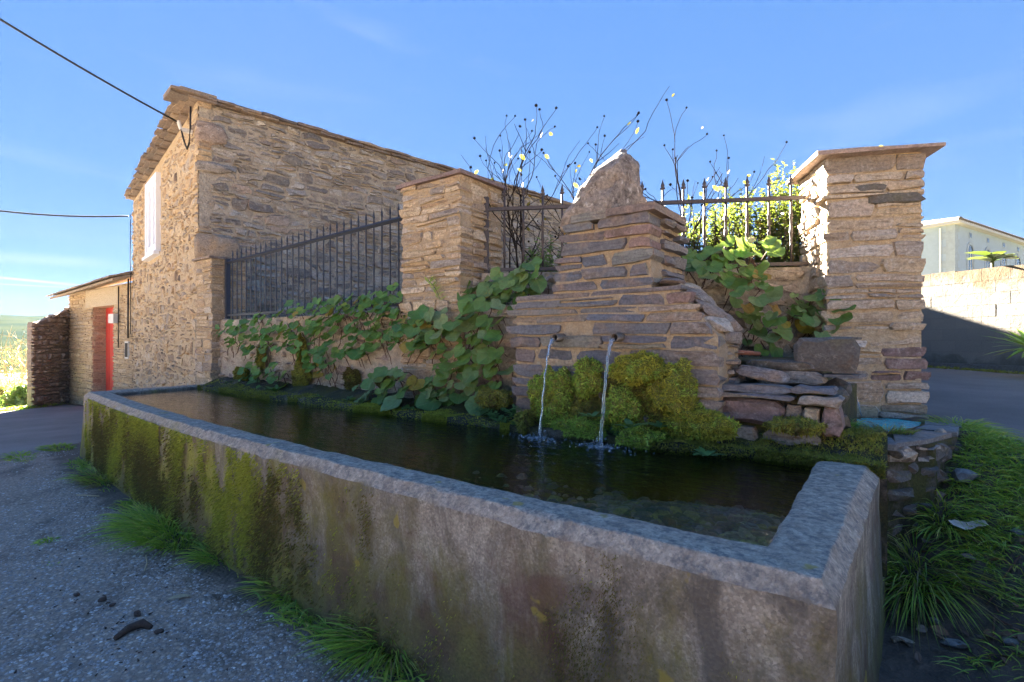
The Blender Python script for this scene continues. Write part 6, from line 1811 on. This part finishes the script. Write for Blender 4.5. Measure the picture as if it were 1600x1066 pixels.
def shoots(root, pts, mat, r, ln, leaf, per, name='foliage', upv=0.9):
    P = []; D = []; Ls = []
    for (b, dr, hgt) in pts:
        for k in range(per):
            t = 0.15 + 0.85 * (k + r.random()) / per
            p = Vector(b) + Vector(dr) * hgt * t
            a = r.uniform(0, 6.28)
            P.append(tuple(p)); D.append((math.cos(a), math.sin(a), r.uniform(0.1, upv))); Ls.append(leaf * r.uniform(0.6, 1.3) * (1.1 - 0.5 * t))
    Ls = np.array(Ls)
    me, c = blades_mesh(name, np.array(P), np.array(D), Ls, Ls * 0.38, mat, 0.15, 2)
    return link(name, me, c, root, 'stuff')
def shrub(name, label, cat, boxes, mat, r, count, per, leaf, hr, group=None):
    b0 = boxes[0]
    root = thing(name, (b0[0], b0[1], 1.7), label, cat, group)
    pts = []; st = MB()
    for k in range(count):
        bx = r.choice(boxes)
        x, y = bx[0] + r.uniform(-1, 1) * bx[2], bx[1] + r.uniform(-1, 1) * bx[3]
        top = bx[4] * r.uniform(0.72, 1.02) + 0.10 * noise.noise(Vector((x * 4, y * 4, 2)))
        h = r.uniform(*hr); z = r.uniform(1.75, top - h) if r.random() < 0.6 else top - h
        dr = Vector((r.gauss(0, 0.22), r.gauss(0, 0.22), 1)).normalized()
        pts.append(((x, y, z), dr, h))
        st.tube([(x, y, z), tuple(Vector((x, y, z)) + dr * h)], [0.004, 0.0015], 3, False)
    for k in range(5):
        bx = r.choice(boxes); st.tube([(bx[0] + r.uniform(-.3, .3) * bx[2], bx[1] + r.uniform(-.3, .3) * bx[3], 1.6), (bx[0] + r.uniform(-.8, .8) * bx[2], bx[1] + r.uniform(-.8, .8) * bx[3], bx[4] - 0.3)], [0.02, 0.008], 5)
    shoots(root, pts, mat, r, 0, leaf, per)
    st.build('twigs', M_bark, root, False, 'stuff')
    return root
rh = random.Random(44)
shrub('evergreen_shrub', 'dense dark evergreen shrub behind the spiked fence beside the big pillar', 'shrub', [(-0.85, 6.0, 0.45, 0.35, 3.22), (-1.25, 6.05, 0.4, 0.35, 3.15), (-0.6, 5.85, 0.3, 0.3, 3.15)], M_hedge, rh, 620, 22, 0.062, (0.25, 0.5))
shrub('evergreen_shrub', 'lower sunlit yellow-green shrub behind the spiked fence', 'shrub', [(-1.9, 6.0, 0.4, 0.3, 2.92), (-1.6, 5.9, 0.3, 0.3, 3.0)], M_shrub, rh, 330, 20, 0.06, (0.22, 0.42))
shrub('lavender_shrub', 'grassy green herb shrub behind the fence next to the red-capped pillar', 'shrub', [(-3.0, 4.55, 0.16, 0.2, 2.5), (-2.75, 4.6, 0.2, 0.2, 2.55)], M_herb, rh, 170, 20, 0.06, (0.3, 0.55))
p = at(1172, 383, 4.35)
mb = MB()
root = thing('pale_rose', p, 'single cream rose bloom above the leaves under the fence', 'flower')
for k in range(14):
    a = k * 2.4; e = 0.15 + 0.06 * k
    lf = link('petal', leaf_mesh('petal', 'oval', M_petal) if k == 0 else petal_me, p, root)
    if k == 0: petal_me = lf.data
    orient(lf, Vector((-math.cos(a) * (e + 0.6), -math.sin(a) * (e + 0.6), 0.6)), Vector((math.cos(a) * 0.6, math.sin(a) * 0.6, 0.4 + e)), 0.075, rh)

# kale over the block wall, yucca in front of it
kb = Vector(frB.p(2.45, 2.72, -0.35))
root = thing('kale_plant', kb, 'broad-leaved kale plant rising behind the top of the block wall', 'plant')
mb = MB(); mb.tube([kb - Vector((0, 0, 0.8)), kb + Vector((0, 0, 0.12))], [0.03, 0.022], 7); mb.build('stalk', M_stem, root, True)
for k in range(12):
    a = k * 2.4; tip = Vector((math.cos(a), math.sin(a), 0.35 if k % 2 else 0.1)); s = rh.uniform(0.28, 0.42)
    if k % 3 == 0: tip = Vector((math.copysign(0.8, math.cos(a)) * RX, math.copysign(0.8, math.cos(a)) * RY, 0.15)); s = 0.46
    lf = link('leaf', L_kale, kb + Vector((0, 0, rh.uniform(0.05, 0.16))), root); orient(lf, Vector((-tip.x * 0.3, -tip.y * 0.3, 1)), tip, s, rh)
yc = at(1612, 545, 7.2)
root = thing('yucca', (yc.x, yc.y, ground_h(yc.x, yc.y)), 'spiky yucca rosette in front of the block wall', 'plant')
L_yucca = leaf_mesh('leaf', 'blade', M_grass_y)
for k in range(46):
    a = k * 2.4; e = rh.uniform(-0.2, 0.9); tip = Vector((math.cos(a), math.sin(a), e))
    lf = link('leaf', L_yucca, yc, root); orient(lf, Vector((-tip.x * e, -tip.y * e, 1.0)), tip, rh.uniform(0.45, 0.62), rh)
mb = MB(); mb.tube([(yc.x, yc.y, ground_h(yc.x, yc.y)), tuple(yc)], [0.06, 0.05], 7); mb.build('trunk', M_bark, root, True)

# bushes beyond the lane
def far_bush(px, py, d, w, h, mat, label, seed, n=2600, twigs=0, leaf=0.12):
    r = random.Random(seed); c = at(px, py, d)
    root = thing('roadside_bush', (c.x, c.y, c.z - 1.0), label, 'bush', 'bushes beyond the lane')
    P = []; D = []
    for k in range(n):
        q = Vector((r.gauss(0, 0.4), r.gauss(0, 0.4), r.random() ** 0.8))
        q.x *= 1.2 - q.z * 0.6; q.y *= 1.2 - q.z * 0.6
        P.append((c.x + q.x * w, c.y + q.y * w, c.z - 1.0 + q.z * (h + 1.0) * (0.75 + 0.35 * noise.noise(Vector((q.x * 3, q.y * 3, seed)))))); D.append((r.gauss(0, 1), r.gauss(0, 1), r.gauss(0.2, 0.6)))
    Ls = leaf * RS.uniform(0.6, 1.4, n)
    if n:
        me, cc = blades_mesh('foliage', np.array(P), np.array(D), Ls, Ls * 0.5, mat, 0.1, 2); link('foliage', me, cc, root, 'stuff')
    mb = MB()
    for k in range(twigs):
        p = Vector((c.x + r.gauss(0, w * 0.15), c.y + r.gauss(0, w * 0.15), c.z - 1.0)); dr = Vector((r.gauss(0, 0.35), r.gauss(0, 0.35), 1)).normalized()
        pts = [p]
        for q in range(6):
            dr = (dr + Vector((r.gauss(0, .15), r.gauss(0, .15), 0))).normalized(); pts.append(pts[-1] + dr * (h + 1) * r.uniform(0.12, 0.2))
        mb.tube(pts, [0.018 * (1 - q * 0.13) for q in range(7)], 4, False)
        for q in range(5):
            b = r.choice(pts[2:]); e = b + Vector((r.gauss(0, .4), r.gauss(0, .4), r.uniform(0.1, 0.6))); mb.tube([b, (b + e) / 2 + Vector((0, 0, .05)), e], [0.009, 0.007, 0.003], 3, False)
    if twigs: mb.build('twigs', M_straw if n < 1500 else M_bark, root, False, 'stuff')
far_bush(38, 632, 19.0, 0.9, 1.1, M_herb, 'sunlit yellow-green bush at the end of the dark ruined wall', 5, 3200, 8, 0.14)
far_bush(8, 632, 21.0, 1.3, 1.2, M_grass_dry, 'dry brown bush beyond the lane beside the green one', 6, 2200, 14, 0.14)
far_bush(22, 620, 24.0, 1.5, 3.2, M_grass_dry, 'taller bare twiggy shrub behind the roadside bushes', 9, 500, 40, 0.10)
far_bush(-40, 632, 22.0, 1.6, 1.8, M_grass_dry, 'bare straw-coloured thicket at the very edge of the lane view', 12, 1500, 30, 0.12)

# ------------------------------------------------------------------ litter on the ground
def fallen(px, py, d, s, me, label, name='fallen_leaf', tiltz=0.35, cat='leaf', group='fallen leaves'):
    if d is None:
        x, y = gpt(px, py); p = Vector((x, y, ground_h(x, y) + 0.012))
    else: p = at(px, py, d)
    o = link(name, me, p); orient(o, Vector((rl.gauss(0, tiltz), rl.gauss(0, tiltz), 1)), Vector((rl.uniform(-1, 1), rl.uniform(-1, 1), 0)), s, rl)
    tag(o, label, cat, group); return o
def gmud(px, py):
    x, y = gpt(px, py); return x, y
fallen(1515, 846, None, 0.13, L_tan, 'curled orange-brown leaf lying on the grass edge beside the mud').location.z += 0.08
k = 0
for i in range(60):
    px, py = rl.uniform(1395, 1600), rl.uniform(870, 1066)
    x, y = gpt(px, py)
    if x < -0.02: continue
    o = link('fallen_leaf', L_dead, (x, y, ground_h(x, y) + 0.065 + 0.045 * fbm(x * 5, y * 5, 2.0, 4) + 0.012))
    orient(o, Vector((rl.gauss(0, .4), rl.gauss(0, .4), 1)), Vector((rl.uniform(-1, 1), rl.uniform(-1, 1), 0)), rl.uniform(0.03, 0.085), rl)
    tag(o, 'dead brown leaf on the dark mud beside the trough', 'leaf', 'dead leaves on the mud')
for i, (px, py) in enumerate(((395, 905), (405, 912), (385, 912), (412, 902), (340, 940), (520, 960))):
    o = fallen(px, py, None, rl.uniform(0.07, 0.11), L_dead, 'dead brown leaf among the grass tufts at the trough foot', group='dead leaves at the trough foot')
L_pale = leaf_mesh('leaf', 'lance', M_straw)
fallen(262, 940, None, 0.12, L_pale, 'single pale narrow leaf lying on the concrete apron', tiltz=0.1)
def stick(pts, r_, mat, label, name='twig', cat='twig'):
    mb = MB(); mb.tube(pts, r_, 6); o = mb.build(name, mat, None, True); tag(o, label, cat); return o
def gp(px, py, dz=0.008):
    x, y = gpt(px, py); return (x, y, ground_h(x, y) + dz)
for i in range(70):      # crumbs of bark and leaf on the apron
    px, py = rl.gauss(170, 90), rl.gauss(965, 55)
    if py > 1060 or px < 5: continue
    p = gp(px, py, 0.004)
    if i == 0: crumbs = MB()
    a = rl.uniform(0, 6.28); l = rl.uniform(0.006, 0.02)
    crumbs.tube([p, (p[0] + l * math.cos(a), p[1] + l * math.sin(a), p[2] + 0.003)], [rl.uniform(0.002, 0.006), 0.002], 5)
o = crumbs.build('bark_litter', M_log, None, False, 'stuff'); tag(o, 'scatter of dark bark crumbs on the concrete apron', 'litter')
stick([gp(228, 870), gp(230, 882), gp(226, 894)], 0.004, M_straw, 'thin pale bent twig on the concrete apron')
stick([gp(120, 775), gp(155, 777)], 0.006, M_straw, 'pale straw lying near the dry grass tuft')
stick([gp(180, 1002, 0.012), gp(200, 990, 0.02), gp(222, 980, 0.018), gp(236, 984, 0.01)], [0.012, 0.018, 0.022, 0.012], M_log, 'dark rotten stick lying on the concrete apron', 'rotten_stick', 'stick')
for i, (px, py, s) in enumerate(((160, 940, 0.03), (175, 948, 0.022), (120, 932, 0.025), (215, 962, 0.03), (250, 990, 0.03))):
    p = gp(px, py); o = rock('soil_clod', p, (s, s * 0.8, s * 0.45), M_log, None, i * 1.9, 2, 0.4); tag(o, 'small dark clod of rotten bark on the concrete apron', 'clod', 'dark clods on the apron')
stick([at(896, 798, 1.96), at(932, 805, 1.92)], 0.009, M_chip, 'upper of two pale wood chips on the trough rim', 'wood_chip', 'wood chip')
stick([at(887, 797, 1.95), at(912, 806, 1.915)], 0.009, M_chip, 'lower of two pale wood chips on the trough rim', 'wood_chip', 'wood chip')
def mudz(x, y): return ground_h(x, y) + 0.05 + 0.045 * fbm(x * 5, y * 5, 2.0, 4)
for i, (px, py, sx, sy, m, lab) in enumerate(((1412, 1024, 0.07, 0.035, M_rubble, 'long pale stone half buried in the mud beside the trough'), (1492, 1028, 0.055, 0.04, M_slatelight, 'flat grey slate shard in the mud'), (1580, 1030, 0.04, 0.03, M_slatelight, 'pale slate shard in the mud at the photo edge'), (1462, 990, 0.03, 0.025, M_slate, 'small dark slate chip in the mud'), (1590, 855, 0.05, 0.03, M_slatelight, 'grey slate lying in the grass beside the mud'))):
    x, y = gpt(px, py); o = rock('stone_shard', (x, y, mudz(x, y) + 0.012), (sx, sy, 0.018), m, None, i * 4.4, 2, 0.3, rot=Matrix.Rotation(0.6 - i * 0.5, 3, 'Z')); tag(o, lab, 'stone')
for i in range(7):
    px, py = rl.uniform(1410, 1590), rl.uniform(900, 1050); x, y = gpt(px, py); a = rl.uniform(0, 3.1); l = rl.uniform(0.06, 0.14)
    tag(stick([(x, y, mudz(x, y) + 0.012), (x + l * math.cos(a), y + l * math.sin(a), mudz(x + l * math.cos(a), y + l * math.sin(a)) + 0.018)], 0.004, M_deadstem, 'short dead stalk lying on the mud'), group='dead stalks on the mud')

# ------------------------------------------------------------------ the air
t = NT('haze_air')
pv = t.n('VolumePrincipled', {'Color': (0.42, 0.66, 1.0, 1), 'Density': 0.000010, 'Anisotropy': 0.0})
t.t.links.new(pv.outputs[0], t.out.inputs['Volume'])
mb = MB(); mb.box(-7600, 7600, -7600, 7600, -40, 460)
o = mb.build('haze', t.m, None, False, 'stuff'); tag(o, 'thin blue air haze over the far valley', 'haze')
